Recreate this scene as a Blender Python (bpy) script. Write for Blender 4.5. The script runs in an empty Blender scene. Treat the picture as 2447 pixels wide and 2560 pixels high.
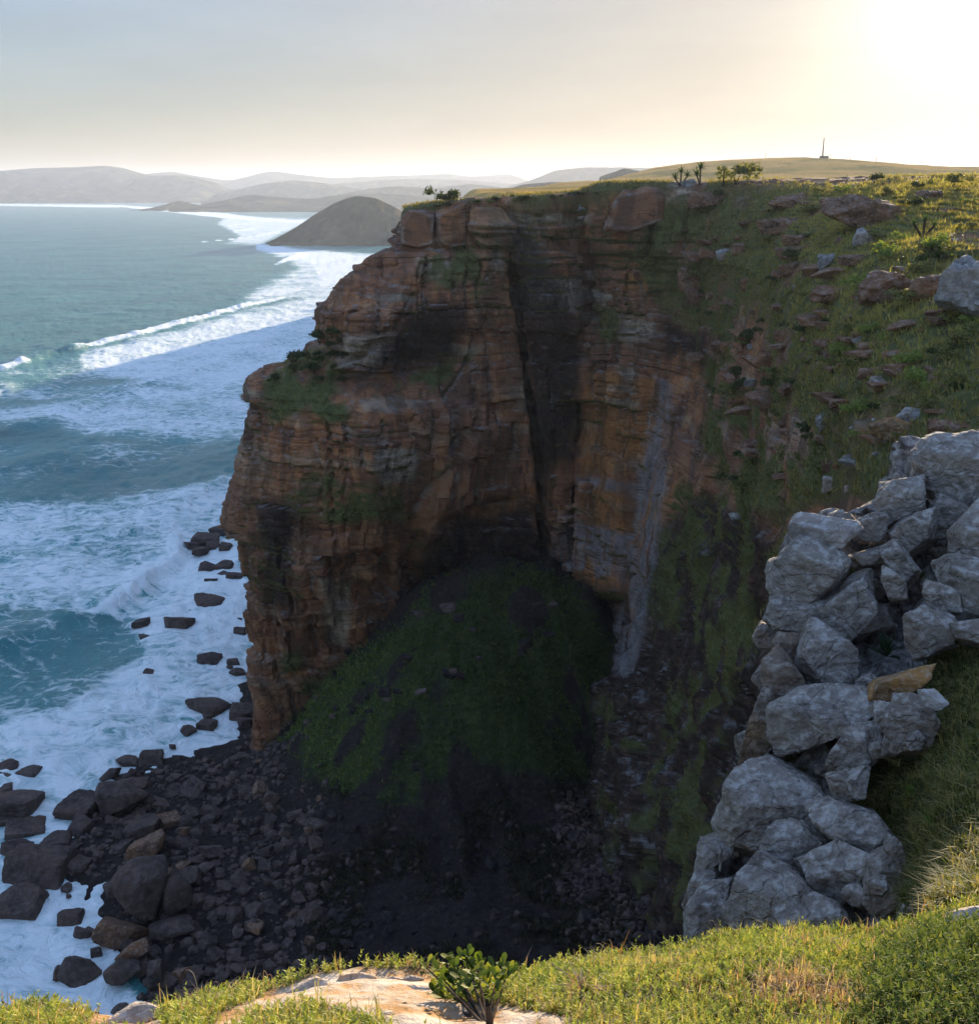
import bpy, math, random
import numpy as np

# ------------------------------------------------------------------ camera, sky, sun, exposure
GLOW_A, GLOW_B = 4.5, 0.28
SC = bpy.context.scene
COL = SC.collection
FPX, PITCH, EYE = 2745.0, math.radians(16.4), 90.0
cam_data = bpy.data.cameras.new('camera')
cam = bpy.data.objects.new('camera', cam_data); COL.objects.link(cam)
cam_data.sensor_fit = 'HORIZONTAL'; cam_data.sensor_width = 36.0
cam_data.lens = FPX / 2447.0 * 36.0
cam_data.clip_start = 0.05; cam_data.clip_end = 60000.0
cam.location = (0, 0, EYE); cam.rotation_euler = (math.pi / 2 - PITCH, 0, 0)
SC.camera = cam

SUN_AZ, SUN_EL = math.radians(22.5), math.radians(9.3)
world = bpy.data.worlds.new('World'); SC.world = world; world.use_nodes = True
wn, wl = world.node_tree.nodes, world.node_tree.links
wn.clear()
sky_tex = wn.new('ShaderNodeTexSky'); sky_tex.sky_type = 'NISHITA'; sky_tex.sun_disc = False
sky_tex.sun_elevation = SUN_EL; sky_tex.sun_rotation = SUN_AZ
sky_tex.altitude = 0; sky_tex.air_density = 1.0; sky_tex.dust_density = 1.5; sky_tex.ozone_density = 2.5
wbg = wn.new('ShaderNodeBackground'); wbg.inputs[1].default_value = 0.15
wout = wn.new('ShaderNodeOutputWorld')
# the exposure of the picture holds both the glow and the blue overhead: compress the sky's brightness, keep its hue
wlum = wn.new('ShaderNodeRGBToBW'); wpow = wn.new('ShaderNodeMath'); wpow.operation = 'POWER'; wpow.inputs[1].default_value = -0.92
wsc = wn.new('ShaderNodeVectorMath'); wsc.operation = 'SCALE'
wl.new(sky_tex.outputs[0], wlum.inputs[0]); wl.new(wlum.outputs[0], wpow.inputs[0])
wl.new(sky_tex.outputs[0], wsc.inputs[0]); wl.new(wpow.outputs[0], wsc.inputs['Scale'])
wtint = wn.new('ShaderNodeVectorMath'); wtint.operation = 'MULTIPLY'; wtint.inputs[1].default_value = (0.95, 1.0, 1.17)   # white balance
whs = wn.new('ShaderNodeHueSaturation'); whs.inputs['Saturation'].default_value = 0.80
wl.new(wsc.outputs[0], whs.inputs['Color']); wl.new(whs.outputs[0], wtint.inputs[0]); 
# the glow round the sun in the humid air, and faint veils of cloud
wtc = wn.new('ShaderNodeTexCoord'); wdot = wn.new('ShaderNodeVectorMath'); wdot.operation = 'DOT_PRODUCT'
wdot.inputs[1].default_value = (math.sin(SUN_AZ) * math.cos(SUN_EL), math.cos(SUN_AZ) * math.cos(SUN_EL), math.sin(SUN_EL))
wl.new(wtc.outputs['Generated'], wdot.inputs[0])
def wmath(op, a, b):
    nd = wn.new('ShaderNodeMath'); nd.operation = op
    for q, v in enumerate((a, b)):
        if hasattr(v, 'is_linked'): wl.new(v, nd.inputs[q])
        elif v is not None: nd.inputs[q].default_value = v
    return nd.outputs[0]
wang = wmath('ARCCOSINE', wdot.outputs['Value'], None)
wglow = wmath('ADD', wmath('MULTIPLY', wmath('EXPONENT', wmath('MULTIPLY', wang, -17.0), None), GLOW_A), wmath('MULTIPLY', wmath('EXPONENT', wmath('MULTIPLY', wang, -4.0), None), GLOW_B))
wgc = wn.new('ShaderNodeVectorMath'); wgc.operation = 'SCALE'; wgc.inputs[0].default_value = (1.0, 0.93, 0.76); wl.new(wglow, wgc.inputs['Scale'])
wadd = wn.new('ShaderNodeVectorMath'); wadd.operation = 'ADD'; wl.new(wtint.outputs[0], wadd.inputs[0]); wl.new(wgc.outputs[0], wadd.inputs[1])
wmp = wn.new('ShaderNodeMapping'); wmp.inputs['Scale'].default_value = (3.0, 3.0, 17.0); wl.new(wtc.outputs['Generated'], wmp.inputs[0])
wcl = wn.new('ShaderNodeTexNoise'); wcl.inputs['Scale'].default_value = 1.6; wcl.inputs['Detail'].default_value = 7; wcl.inputs['Roughness'].default_value = 0.6; wl.new(wmp.outputs[0], wcl.inputs['Vector'])
wcf = wmath('ADD', wmath('MULTIPLY', wcl.outputs[0], 0.30), 0.85)
wcm = wn.new('ShaderNodeVectorMath'); wcm.operation = 'SCALE'; wl.new(wadd.outputs[0], wcm.inputs[0]); wl.new(wcf, wcm.inputs['Scale'])
wl.new(wcm.outputs[0], wbg.inputs[0]); wl.new(wbg.outputs[0], wout.inputs[0])

sun_data = bpy.data.lights.new('sun', 'SUN'); sun_data.energy = 4.2; sun_data.angle = math.radians(0.6)
sun_data.color = (1.0, 0.80, 0.55)
sun = bpy.data.objects.new('sun', sun_data); COL.objects.link(sun)
sun.rotation_euler = (math.pi / 2 - SUN_EL, 0, math.pi - SUN_AZ)
sun.location = (200, 500, 300)

SC.view_settings.view_transform = 'Standard'; SC.view_settings.look = 'None'
SC.view_settings.gamma = 1.0; SC.view_settings.exposure = 1.52
SC.render.engine = 'CYCLES'
cy = SC.cycles
cy.use_denoising = True; cy.max_bounces = 5; cy.diffuse_bounces = 3; cy.glossy_bounces = 2
cy.transmission_bounces = 2; cy.transparent_max_bounces = 6; cy.volume_bounces = 1
cy.use_adaptive_sampling = True; cy.adaptive_threshold = 0.015; cy.caustics_reflective = False; cy.caustics_refractive = False
cy.sample_clamp_indirect = 4.0

# ------------------------------------------------------------------ geometry helpers
FW = np.array([0, math.cos(PITCH), -math.sin(PITCH)]); UP = np.array([0, math.sin(PITCH), math.cos(PITCH)])
CAM = np.array([0, 0, EYE])

def ray(px, py):
    px = np.asarray(px, float); py = np.asarray(py, float)
    r = (px - 1223.5) / FPX; u = (1280 - py) / FPX
    return np.stack([r, FW[1] + UP[1] * u, FW[2] + UP[2] * u], -1)

def at(px, py, Y):
    """photo pixel + forward distance (metres) -> world point"""
    d = ray(px, py)
    return CAM + d * (np.asarray(Y, float) / d[..., 1])[..., None]

def atz(px, py, z=0.0):
    """photo pixel -> world point on the level z"""
    d = ray(px, py)
    return CAM + d * ((z - EYE) / d[..., 2])[..., None]

def proj(P):
    v = np.asarray(P, float) - CAM
    dep = np.maximum(v @ FW, 1e-3)
    return 1223.5 + FPX * v[..., 0] / dep, 1280 - FPX * (v @ UP) / dep

def hsh(*ii, seed=0):
    h = np.full(np.broadcast(*ii).shape, (seed * 2654435761 + 97) & 0xffffffff, np.uint32)
    for k, i in enumerate(ii):
        h = h ^ (np.asarray(i).astype(np.int64).astype(np.uint32) * np.uint32((0x9E3779B1, 0x85EBCA77, 0xC2B2AE3D, 0x27D4EB2F)[k % 4]))
        h = (h ^ (h >> np.uint32(15))) * np.uint32(0x2C1B3C6D)
        h = (h ^ (h >> np.uint32(12))) * np.uint32(0x297A2D39)
    h = h ^ (h >> np.uint32(15))
    return h.astype(np.float64) / 4294967295.0

def vnoise(P, seed=0):
    P = np.asarray(P, float); i = np.floor(P); f = P - i; i = i.astype(np.int64)
    f = f * f * f * (f * (f * 6 - 15) + 10)
    x, y, z = i[..., 0], i[..., 1], i[..., 2]; out = 0
    for dx in (0, 1):
        wx = f[..., 0] if dx else 1 - f[..., 0]
        for dy in (0, 1):
            wy = f[..., 1] if dy else 1 - f[..., 1]
            for dz in (0, 1):
                wz = f[..., 2] if dz else 1 - f[..., 2]
                out = out + hsh(x + dx, y + dy, z + dz, seed=seed) * wx * wy * wz
    return out * 2 - 1

def fbm(P, oc=4, seed=0, gain=0.5, lac=2.03):
    P = np.asarray(P, float); a, o, s = 1.0, 0, 0
    for k in range(oc):
        o = o + a * vnoise(P, seed + k * 17); s += a; a *= gain; P = P * lac + 11.3
    return o / s

def fbm2(x, y, oc=4, seed=0, gain=0.5):
    return fbm(np.stack([x, y, np.full(np.shape(x), 3.7)], -1), oc, seed, gain)

def sstep(a, b, x):
    t = np.clip((x - a) / (b - a), 0, 1); return t * t * (3 - 2 * t)

def poly_mask(px, py, poly, soft):
    """1 inside the outline, falling to 0 over `soft` pixels"""
    poly = np.asarray(poly, float); out = np.zeros(px.shape)
    lo = poly.min(0) - soft * 2; hi = poly.max(0) + soft * 2
    sel = np.nonzero((px > lo[0]) & (px < hi[0]) & (py > lo[1]) & (py < hi[1]))
    if len(sel[0]) == 0: return out
    x, y = px[sel], py[sel]; ins = np.zeros(x.shape, bool); dm = np.full(x.shape, 1e9)
    for a, b in zip(poly, np.roll(poly, -1, 0)):
        e = b - a; t = np.clip(((x - a[0]) * e[0] + (y - a[1]) * e[1]) / (e @ e + 1e-9), 0, 1)
        dm = np.minimum(dm, np.hypot(x - a[0] - t * e[0], y - a[1] - t * e[1]))
        c = ((a[1] > y) != (b[1] > y)) & (x < (b[0] - a[0]) * (y - a[1]) / (b[1] - a[1] + 1e-12) + a[0]); ins ^= c
    out[sel] = sstep(-soft, soft, np.where(ins, dm, -dm)); return out

def line_dist(px, py, pts):
    pts = np.asarray(pts, float); dm = np.full(np.shape(px), 1e9)
    for a, b in zip(pts[:-1], pts[1:]):
        e = b - a; t = np.clip(((px - a[0]) * e[0] + (py - a[1]) * e[1]) / (e @ e + 1e-9), 0, 1)
        dm = np.minimum(dm, np.hypot(px - a[0] - t * e[0], py - a[1] - t * e[1]))
    return dm

def mk(name, V, Fc, mat=None, smooth=True, attrs=None, parent=None, label=None, cat=None, group=None, kind=None, data_only=False):
    me = bpy.data.meshes.new(name); V = np.asarray(V, np.float32).reshape(-1, 3); Fc = np.asarray(Fc, np.int32)
    k = Fc.shape[1]; n = len(Fc)
    me.vertices.add(len(V)); me.vertices.foreach_set('co', V.ravel())
    me.loops.add(n * k); me.loops.foreach_set('vertex_index', Fc.ravel())
    me.polygons.add(n); me.polygons.foreach_set('loop_start', np.arange(0, n * k, k, dtype=np.int32))
    if smooth is not None: me.polygons.foreach_set('use_smooth', np.full(n, bool(smooth)))
    me.update(calc_edges=True)
    for an, av in (attrs or {}).items():
        av = np.asarray(av, np.float32)
        if av.ndim == 1:
            at_ = me.attributes.new(an, 'FLOAT', 'POINT'); at_.data.foreach_set('value', av)
        else:
            if av.shape[1] == 3: av = np.concatenate([av, np.ones((len(av), 1), np.float32)], 1)
            at_ = me.attributes.new(an, 'FLOAT_COLOR', 'POINT'); at_.data.foreach_set('color', av.ravel())
    if mat is not None: me.materials.append(mat)
    if data_only: return me
    return link(name, me, parent, label, cat, group, kind)

def link(name, me, parent=None, label=None, cat=None, group=None, kind=None, M=None):
    o = bpy.data.objects.new(name, me); COL.objects.link(o)
    if parent is not None: o.parent = parent
    if M is not None: o.location = M[0]; o.rotation_euler = M[1]; o.scale = M[2]
    if label: o['label'] = label
    if cat: o['category'] = cat
    if group: o['group'] = group
    if kind: o['kind'] = kind
    return o

def grid_faces(n, m, off=0):
    i = np.arange(n - 1)[:, None] * m + np.arange(m - 1)[None, :]
    return (np.stack([i, i + 1, i + m + 1, i + m], -1).reshape(-1, 4) + off)

def normals(V):
    du = np.gradient(V, axis=0); dv = np.gradient(V, axis=1)
    n = np.cross(dv, du); return n / (np.linalg.norm(n, axis=-1, keepdims=True) + 1e-9)

def cubic(t, xs, ys):
    """monotone-ish smooth interpolation of rows ys at knots xs"""
    xs = np.asarray(xs, float); ys = np.asarray(ys, float); t = np.clip(t, xs[0], xs[-1])
    i = np.clip(np.searchsorted(xs, t, 'right') - 1, 0, len(xs) - 2)
    m = np.gradient(ys, xs, axis=0) * 0.8
    h = (xs[i + 1] - xs[i]); u = (t - xs[i]) / h
    sh = (-1,) + (1,) * (ys.ndim - 1)
    u = u.reshape(sh); h = h.reshape(sh)
    return (ys[i] * (2 * u**3 - 3 * u**2 + 1) + m[i] * h * (u**3 - 2 * u**2 + u) + ys[i + 1] * (-2 * u**3 + 3 * u**2) + m[i + 1] * h * (u**3 - u**2))

# ------------------------------------------------------------------ materials
class Mat:
    def __init__(s, name):
        s.m = bpy.data.materials.new(name); s.m.use_nodes = True
        s.t = s.m.node_tree; s.t.nodes.clear()
        s.out = s.t.nodes.new('ShaderNodeOutputMaterial')
        s.pos = None
    def n(s, typ, ins=None, **props):
        nd = s.t.nodes.new('ShaderNode' + typ)
        for k, v in props.items(): setattr(nd, k, v)
        for k, v in (ins or {}).items(): s.set(nd.inputs[k], v)
        return nd
    def set(s, sock, v):
        if hasattr(v, 'is_linked') or isinstance(v, bpy.types.NodeSocket): s.t.links.new(v, sock)
        else:
            if sock.type == 'RGBA' and len(v) == 3: v = (*v, 1)
            sock.default_value = v
    def P(s):
        if s.pos is None: s.pos = s.n('NewGeometry').outputs['Position']
        return s.pos
    def obj(s): return s.n('TexCoord').outputs['Object']
    def scale(s, v, sc): return s.n('VectorMath', {0: v, 1: sc}, operation='MULTIPLY').outputs[0]
    def noise(s, v, scale, det=4, rough=0.55, dist=0.0):
        return s.n('TexNoise', {'Vector': v, 'Scale': scale, 'Detail': det, 'Roughness': rough, 'Distortion': dist}).outputs[0]
    def ramp(s, f, stops, interp='LINEAR'):
        nd = s.n('ValToRGB', {0: f}); cr = nd.color_ramp; cr.interpolation = interp
        while len(cr.elements) < len(stops): cr.elements.new(0.5)
        for e, (p, c) in zip(cr.elements, stops):
            e.position = p; e.color = (*((c, c, c) if isinstance(c, (int, float)) else c), 1)
        return nd.outputs[0]
    def mix(s, f, a, b, mode='MIX'):
        nd = s.n('Mix', data_type='RGBA', blend_type=mode)
        s.set(nd.inputs[0], f); s.set(nd.inputs[6], a); s.set(nd.inputs[7], b); return nd.outputs[2]
    def math(s, op, a, b=0.0, c=None, clamp=False):
        nd = s.n('Math', operation=op, use_clamp=clamp); s.set(nd.inputs[0], a); s.set(nd.inputs[1], b)
        if c is not None: s.set(nd.inputs[2], c)
        return nd.outputs[0]
    def attr(s, name, out='Fac'): return s.n('Attribute', attribute_name=name).outputs[out]
    def sep(s, c):
        nd = s.n('SeparateColor', {0: c}); return nd.outputs
    def bump(s, h, strength=0.5, dist=0.1, normal=None):
        nd = s.n('Bump', {'Height': h, 'Strength': strength, 'Distance': dist})
        if normal is not None: s.set(nd.inputs['Normal'], normal)
        return nd.outputs[0]
    def bsdf(s, color, rough=0.8, normal=None, **kw):
        nd = s.n('BsdfPrincipled', {'Base Color': color, 'Roughness': rough})
        if normal is not None: s.set(nd.inputs['Normal'], normal)
        for k, v in kw.items(): s.set(nd.inputs[k.replace('_', ' ')], v)
        s.t.links.new(nd.outputs[0], s.out.inputs[0]); return nd

def mat_cliff():
    m = Mat('cliff_sandstone'); P = m.P()
    warp = m.n('VectorMath', {0: P, 1: m.scale(m.n('TexNoise', {'Vector': P, 'Scale': 0.12, 'Detail': 3}).outputs[1], (5, 5, 2.5))}, operation='ADD').outputs[0]
    big = m.noise(m.scale(P, (1, 1, 1.3)), 0.09, 5, 0.6)
    layer = m.noise(m.scale(warp, (0.35, 0.35, 0.8)), 0.30, 6, 0.68)      # strata colour bands
    streak = m.noise(m.scale(warp, (1, 1, 0.07)), 0.42, 6, 0.7)          # water streaks running down
    fine = m.noise(P, 1.8, 6, 0.7)
    base = m.ramp(layer, [(0.30, (0.095, 0.046, 0.030)), (0.42, (0.27, 0.108, 0.048)), (0.52, (0.43, 0.175, 0.068)), (0.64, (0.54, 0.30, 0.145)), (0.80, (0.34, 0.145, 0.066))])
    base = m.mix(m.ramp(big, [(0.35, 0.0), (0.65, 1.0)]), base, (0.27, 0.135, 0.078))
    a = m.sep(m.attr('ma', 'Color')); b = m.sep(m.attr('mb', 'Color'))
    orange = m.ramp(fine, [(0.3, (0.26, 0.10, 0.03)), (0.7, (0.50, 0.22, 0.07))])
    base = m.mix(a[2], base, orange)
    pale = m.ramp(m.noise(m.scale(P, (0.5, 0.5, 2.5)), 1.2, 5, 0.7), [(0.35, (0.30, 0.22, 0.14)), (0.62, (0.56, 0.46, 0.33))])
    base = m.mix(b[0], base, pale)
    # dark streaks of water and algae stain
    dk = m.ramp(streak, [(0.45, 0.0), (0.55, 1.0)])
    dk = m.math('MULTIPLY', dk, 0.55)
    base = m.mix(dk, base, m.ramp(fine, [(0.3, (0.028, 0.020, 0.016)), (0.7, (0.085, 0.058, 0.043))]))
    base = m.mix(m.math('MULTIPLY', b[1], m.ramp(fine, [(0.35, 0.75), (0.55, 1.0)])), base, m.ramp(m.noise(P, 0.8, 7, 0.75), [(0.35, (0.010, 0.008, 0.007)), (0.55, (0.030, 0.022, 0.018)), (0.68, (0.075, 0.050, 0.035))]))  # near black: wet rock, and shade of overhang and gully put into the colour
    grey = m.ramp(m.noise(m.scale(P, (1, 1, 0.3)), 0.9, 6, 0.7), [(0.3, (0.12, 0.10, 0.09)), (0.7, (0.36, 0.33, 0.31))])
    base = m.mix(a[1], base, grey)
    # lichen on ledges: upward facing rock is pale grey
    nz = m.n('SeparateXYZ', {0: m.n('NewGeometry').outputs['Normal']}).outputs[2]
    li = m.math('MULTIPLY', m.ramp(nz, [(0.55, 0.0), (0.85, 1.0)]), m.ramp(m.noise(P, 0.6, 5, 0.7), [(0.50, 0.0), (0.64, 0.7)]))
    base = m.mix(li, base, (0.26, 0.25, 0.235))
    # thin bedding cracks, and worn pale edges
    bl = m.noise(m.scale(warp, (0.06, 0.06, 1.0)), 1.5, 4, 0.6)
    bl = m.math('MULTIPLY', m.ramp(m.math('ABSOLUTE', m.math('SUBTRACT', bl, 0.5)), [(0.0, 1.0), (0.022, 0.0)]), m.ramp(m.noise(P, 0.12, 4, 0.6), [(0.42, 0.0), (0.55, 0.8)]))
    base = m.mix(bl, base, (0.02, 0.014, 0.011))
    pt = m.n('NewGeometry').outputs['Pointiness']
    ew = m.math('MULTIPLY', m.ramp(pt, [(0.515, 0.0), (0.565, 1.0)]), m.ramp(m.noise(P, 0.35, 5, 0.7), [(0.42, 0.0), (0.62, 0.75)]))
    ew = m.math('MULTIPLY', ew, m.math('SUBTRACT', 1.0, m.math('MULTIPLY', b[1], 0.7)))
    base = m.mix(ew, base, (0.46, 0.41, 0.35))
    gr = m.ramp(m.noise(P, 0.9, 5, 0.7), [(0.3, (0.06, 0.07, 0.022)), (0.7, (0.17, 0.17, 0.06))])
    base = m.mix(a[0], base, gr)
    h = m.math('ADD', m.math('MULTIPLY', m.noise(P, 2.6, 8, 0.75), 0.8), m.math('MULTIPLY', m.noise(m.scale(warp, (0.6, 0.6, 3.0)), 1.1, 5, 0.7), 0.8))
    m.bsdf(base, 0.9, m.bump(h, 0.95, 0.35), Specular_IOR_Level=0.2)
    return m.m

MAT = {}
MAT['cliff'] = mat_cliff()

def simple(name, stops, scale=1.0, rough=0.9, bump=0.3, bdist=0.05, bscale=None, vec=None):
    m = Mat(name); v = m.P() if vec is None else m.scale(m.P(), vec)
    c = m.ramp(m.noise(v, scale, 6, 0.65), stops)
    m.bsdf(c, rough, m.bump(m.noise(v, bscale or scale * 3, 6, 0.7), bump, bdist), Specular_IOR_Level=0.0)
    return m.m

# ------------------------------------------------------------------ headland cliff: one continuous face from profile columns
PXC = {  # row y : pixel x of every profile column (left seaward corner ... hillside beyond the frame)
 'x': None}
ROWS = [
 # py list / scalar, px list, Y list
 ([530,512,503,500,500,495,488,470,466,462,460,456,452,449,447,445],
  [1005,1090,1170,1215,1262,1350,1440,1505,1620,1740,1860,2000,2160,2330,2500,2800],
  [168,166,167,166,167,165,168,165,164,160,155,150,146,142,138,132]),
 (615, [990,1075,1160,1220,1275,1355,1445,1510,1630,1750,1875,2015,2180,2345,2510,2810],
  [167,164,166,165,168,165,169,164,160,154,138,118,99,90,86,80]),
 (640, [925,1050,1140,1215,1278,1356,1446,1512,1632,1751,1876,2016,2180,2345,2510,2810],
  [165,162,164,164,168,165,169,164,160,153,134,112,93,85,81,75]),
 (780, [838,950,1060,1180,1290,1360,1448,1515,1640,1755,1880,2018,2180,2345,2510,2810],
  [163,157,158,162,167,164,168,163,158,148,124,96,76,68,64,58]),
 (880, [836,940,1050,1180,1305,1368,1448,1515,1640,1755,1880,2018,2180,2345,2510,2810],
  [161,157,158,163,167,164,168,163,157,145,118,88,68,61,57,51]),
 (930, [662,800,960,1150,1312,1370,1448,1515,1640,1755,1880,2018,2180,2345,2510,2810],
  [160,156,157,161.5,166,164,167,162,156,143,115,84,64,57,53,48]),
 (1000, [644.0,795.0,955.0,1150.0,1323.5,1377.5,1446.5,1515.0,1640.0,1755.0,1880.0,2018.0,2180.0,2345.0,2510.0,2810.0],
  [158.5,152.8,153.2,159.8,165.5,163.5,166.5,161,154,139.5,111.5,80,60,53,49.5,45]),
 (1080, [626,790,950,1150,1335,1385,1445,1515,1640,1755,1880,2018,2180,2345,2510,2810],
  [157,149.5,149.5,158,165,163,166,160,152,136,108,76,56,49,46,42]),
 (1300, [576,760,920,1120,1355,1395,1435,1510,1640,1755,1880,2018,2180,2345,2510,2810],
  [158,149,149,161,166,164,164,157,145,126,100,70,50,43,40,36]),
 (1500, [610,770,900,1060,1365,1400,1425,1510,1640,1755,1880,2018,2180,2345,2510,2810],
  [160,154,156,166,167,165,162,152,138,117,94,66,46,40,38,34]),
 (1700, [637,780,900,1060,1365,1400,1430,1510,1640,1755,1880,2018,2180,2345,2510,2810],
  [163,163,165,169,167,165,158,145,128,109,88,62,44,38,36,33]),
 (1900, [655,785,900,1060,1365,1400,1440,1520,1640,1755,1880,2018,2180,2345,2510,2810],
  [165,166,168,170,165,161,150,134,117,101,86,75,64,53,45,40]),
 (2150, [665,785,900,1060,1365,1400,1450,1530,1640,1755,1880,2018,2180,2345,2510,2810],
  [166,162,164,168,161,153,138,121,106,93,80,70,60,50,42,37]),
 (2500, [670,785,900,1060,1365,1400,1450,1540,1640,1755,1880,2018,2180,2345,2510,2810],
  [167,164,165,166,155,143,126,111,98,86,75,66,56,46,40,35]),
]
node = []
for py, px, Y in ROWS:
    row = at(np.array(px, float), np.broadcast_to(np.array(py, float), (16,)), np.array(Y, float))
    c2 = row[0]
    c1 = c2 + np.array([5.0, 22.0, 0.3]); c0 = c2 + np.array([14.0, 75.0, 0.5]); cm = c2 + np.array([60.0, 230.0, 0.5])
    node.append(np.concatenate([[cm, c0, c1], row], 0))
top = node[0]
back1 = top + np.array([0, 9.0, 0.4]); back2 = top + np.array([0.0, 26.0, 0.1]); back2[:, 2] -= 0.8
back1[:3] = top[:3] + np.array([9, 4, 0.2]); back2[:3] = top[:3] + np.array([26, 6, -0.6])
node = np.array([back2, back1] + node)                       # rows x cols x 3
# densify with arc-length aware spacing
def dens(nodes, axis, step_list):
    n = nodes.shape[axis]; ts = []
    for k in range(n - 1): ts.append(k + np.arange(step_list[k]) / step_list[k])
    ts = np.concatenate(ts + [np.array([n - 1.0])])
    arr = np.moveaxis(nodes, axis, 0)
    return np.moveaxis(cubic(ts, np.arange(n), arr), 0, axis)
seg = np.linalg.norm(np.diff(node, axis=0), axis=-1)[:, 3:12].mean(1)
rstep = np.maximum(3, (seg / 0.30).astype(int)); rstep[-1] = 25; rstep[-2] = 40
segc = np.linalg.norm(np.diff(node, axis=1), axis=-1)[2:9].mean(0)
cstep = np.maximum(4, (segc / 0.30).astype(int)); cstep[0] = 40; cstep[1] = 60; cstep[2] = 50; cstep[-1] = 25; cstep[-2] = 40
B = dens(dens(node, 0, rstep), 1, cstep)
N = normals(B); 
if N[N.shape[0] // 2, N.shape[1] // 2, 1] > 0: N = -N
CN, CMs = B.shape[:2]
hpx, hpy = proj(B)
# along-face coordinate
hd = np.concatenate([np.zeros((CN, 1)), np.cumsum(np.hypot(*np.moveaxis(np.diff(B, axis=1), -1, 0)[:2]), axis=1)], 1)
cref = int(cstep[:9].sum()); sarc = hd - hd[:, cref:cref + 1]
wz = B[..., 2] + 1.6 * fbm(B * 0.035, 3, 5) + 0.5 * fbm(B * 0.16, 3, 6) + sarc * 0.02
ws = sarc + 3.0 * fbm(B * np.array([0.05, 0.05, 0.03]), 3, 7) + 0.8 * fbm(B * 0.25, 2, 8)

def blocks(wz, ws, th, wd, seed, var=0.6):
    """bedding layers of uneven thickness cut by uneven joints: block id noise, joint closeness"""
    q = wz / th; q = q + var * (hsh(np.floor(q), seed=seed) - 0.5) * 0.0 + var * 0.35 * np.sin(q * 2.1 + seed)
    L = np.floor(q); fz = q - L
    w = wd * (0.6 + 0.9 * hsh(L, seed=seed + 1)); r = ws / w + 7 * hsh(L, seed=seed + 2)
    r = r + 0.3 * np.sin(r * 2.4 + L)
    Bk = np.floor(r); fs = r - Bk
    idv = hsh(L, Bk, seed=seed + 3); lay = hsh(L, seed=seed + 4)
    jz = np.minimum(fz, 1 - fz) * th; js = np.minimum(fs, 1 - fs) * w
    return idv, lay, jz, js
steep = sstep(0.75, 0.35, N[..., 2])
rimrow = np.clip((np.arange(CN) - rstep[:2].sum()) / 12.0, 0, 1)[:, None]
i1, l1, z1, s1 = blocks(wz, ws, 14.0, 9.0, 21)
i2, l2, z2, s2 = blocks(wz, ws, 4.6, 4.4, 31)
i3, l3, z3, s3 = blocks(wz, ws, 1.25, 2.6, 41)
i4, l4, z4, s4 = blocks(wz, ws, 0.55, 1.6, 43)
left_w = sstep(1800, 1560, hpx) * 0.72 + 0.28
bedded = np.maximum(sstep(-0.15, 0.25, fbm(B * np.array([0.03, 0.03, 0.05]), 3, 45)), 1.5 * sstep(1150, 850, hpy))     # thin bedded zones between massive panels
fluted = fbm(np.stack([ws * 0.22, wz * 0.02, ws * 0], -1), 4, 46)
disp = 2.8 * (i1 - 0.5) + 1.2 * (l1 - 0.5) + 1.5 * (i2 - 0.5) + 0.5 * (l2 - 0.5) + (0.12 + 0.4 * bedded) * (0.5 * (i3 - 0.5) + 0.3 * (l3 - 0.5)) + bedded * (0.14 * (l4 - 0.5) + 0.12 * (i4 - 0.5)) + 2.0 * fluted
disp -= 0.55 * sstep(0.4, 0.0, z2) * (l2 > 0.45) + 0.8 * sstep(0.5, 0, s2) * (i2 > 0.3) + (0.05 + 0.2 * bedded) * sstep(0.22, 0, z3) + 1.3 * sstep(0.8, 0, s1) * (i1 > 0.3) + 0.25 * sstep(0.3, 0, s3) * (i3 > 0.5)
disp += 2.2 * fbm(B * np.array([0.045, 0.045, 0.012]), 3, 51) + 0.35 * fbm(B * 0.45, 4, 52)
# the two gully cracks and the diagonal ramps
def crack(pts, w, depth):
    return depth * sstep(w, 0, line_dist(hpx, hpy, pts) * (1 + 0.4 * fbm(B * 0.2, 2, 61)))
disp -= crack([(1250, 515), (1275, 640), (1300, 800), (1335, 1050), (1352, 1200), (1365, 1450)], 13, 6.0)
disp -= crack([(1455, 500), (1462, 700), (1455, 900), (1437, 1120), (1425, 1420)], 12, 5.0)
disp -= crack([(840, 975), (1000, 800), (1040, 740)], 16, 1.6)
disp -= crack([(950, 1480), (1060, 1270), (1180, 1080)], 20, 2.2)
disp -= crack([(1640, 900), (1560, 1350), (1530, 1600)], 14, 1.0)
disp -= crack([(1120, 1000), (1180, 900), (1230, 800)], 12, 1.2)
disp -= 2.2 * poly_mask(hpx + 18 * fbm(B * 0.08, 3, 66), hpy + 18 * fbm(B * 0.08, 3, 67), [(960, 1620), (1040, 1400), (1140, 1290), (1240, 1255), (1350, 1265), (1362, 1500), (1150, 1560), (1000, 1700)], 22)
disp -= 3.5 * poly_mask(hpx, hpy, [(1440, 1500), (1540, 1500), (1550, 1700), (1430, 1700)], 22)
disp += 2.6 * poly_mask(hpx + 8 * fbm(B * 0.2, 3, 68), hpy + 8 * fbm(B * 0.2, 3, 69), [(800, 900), (838, 720), (900, 690), (1010, 720), (1000, 850), (965, 960), (925, 992), (880, 985), (840, 940)], 9)
rk = poly_mask(hpx, hpy, [(1640, 760), (1800, 700), (2060, 900), (2100, 1250), (1800, 1300), (1700, 1150)], 60); steep = np.maximum(steep, rk * 0.55); left_w = np.maximum(left_w, rk * 0.45)
gm = poly_mask(hpx, hpy, [(1640, 1250), (1780, 1120), (2050, 1250), (2050, 2300), (1500, 2300), (1560, 1700)], 70)
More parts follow.
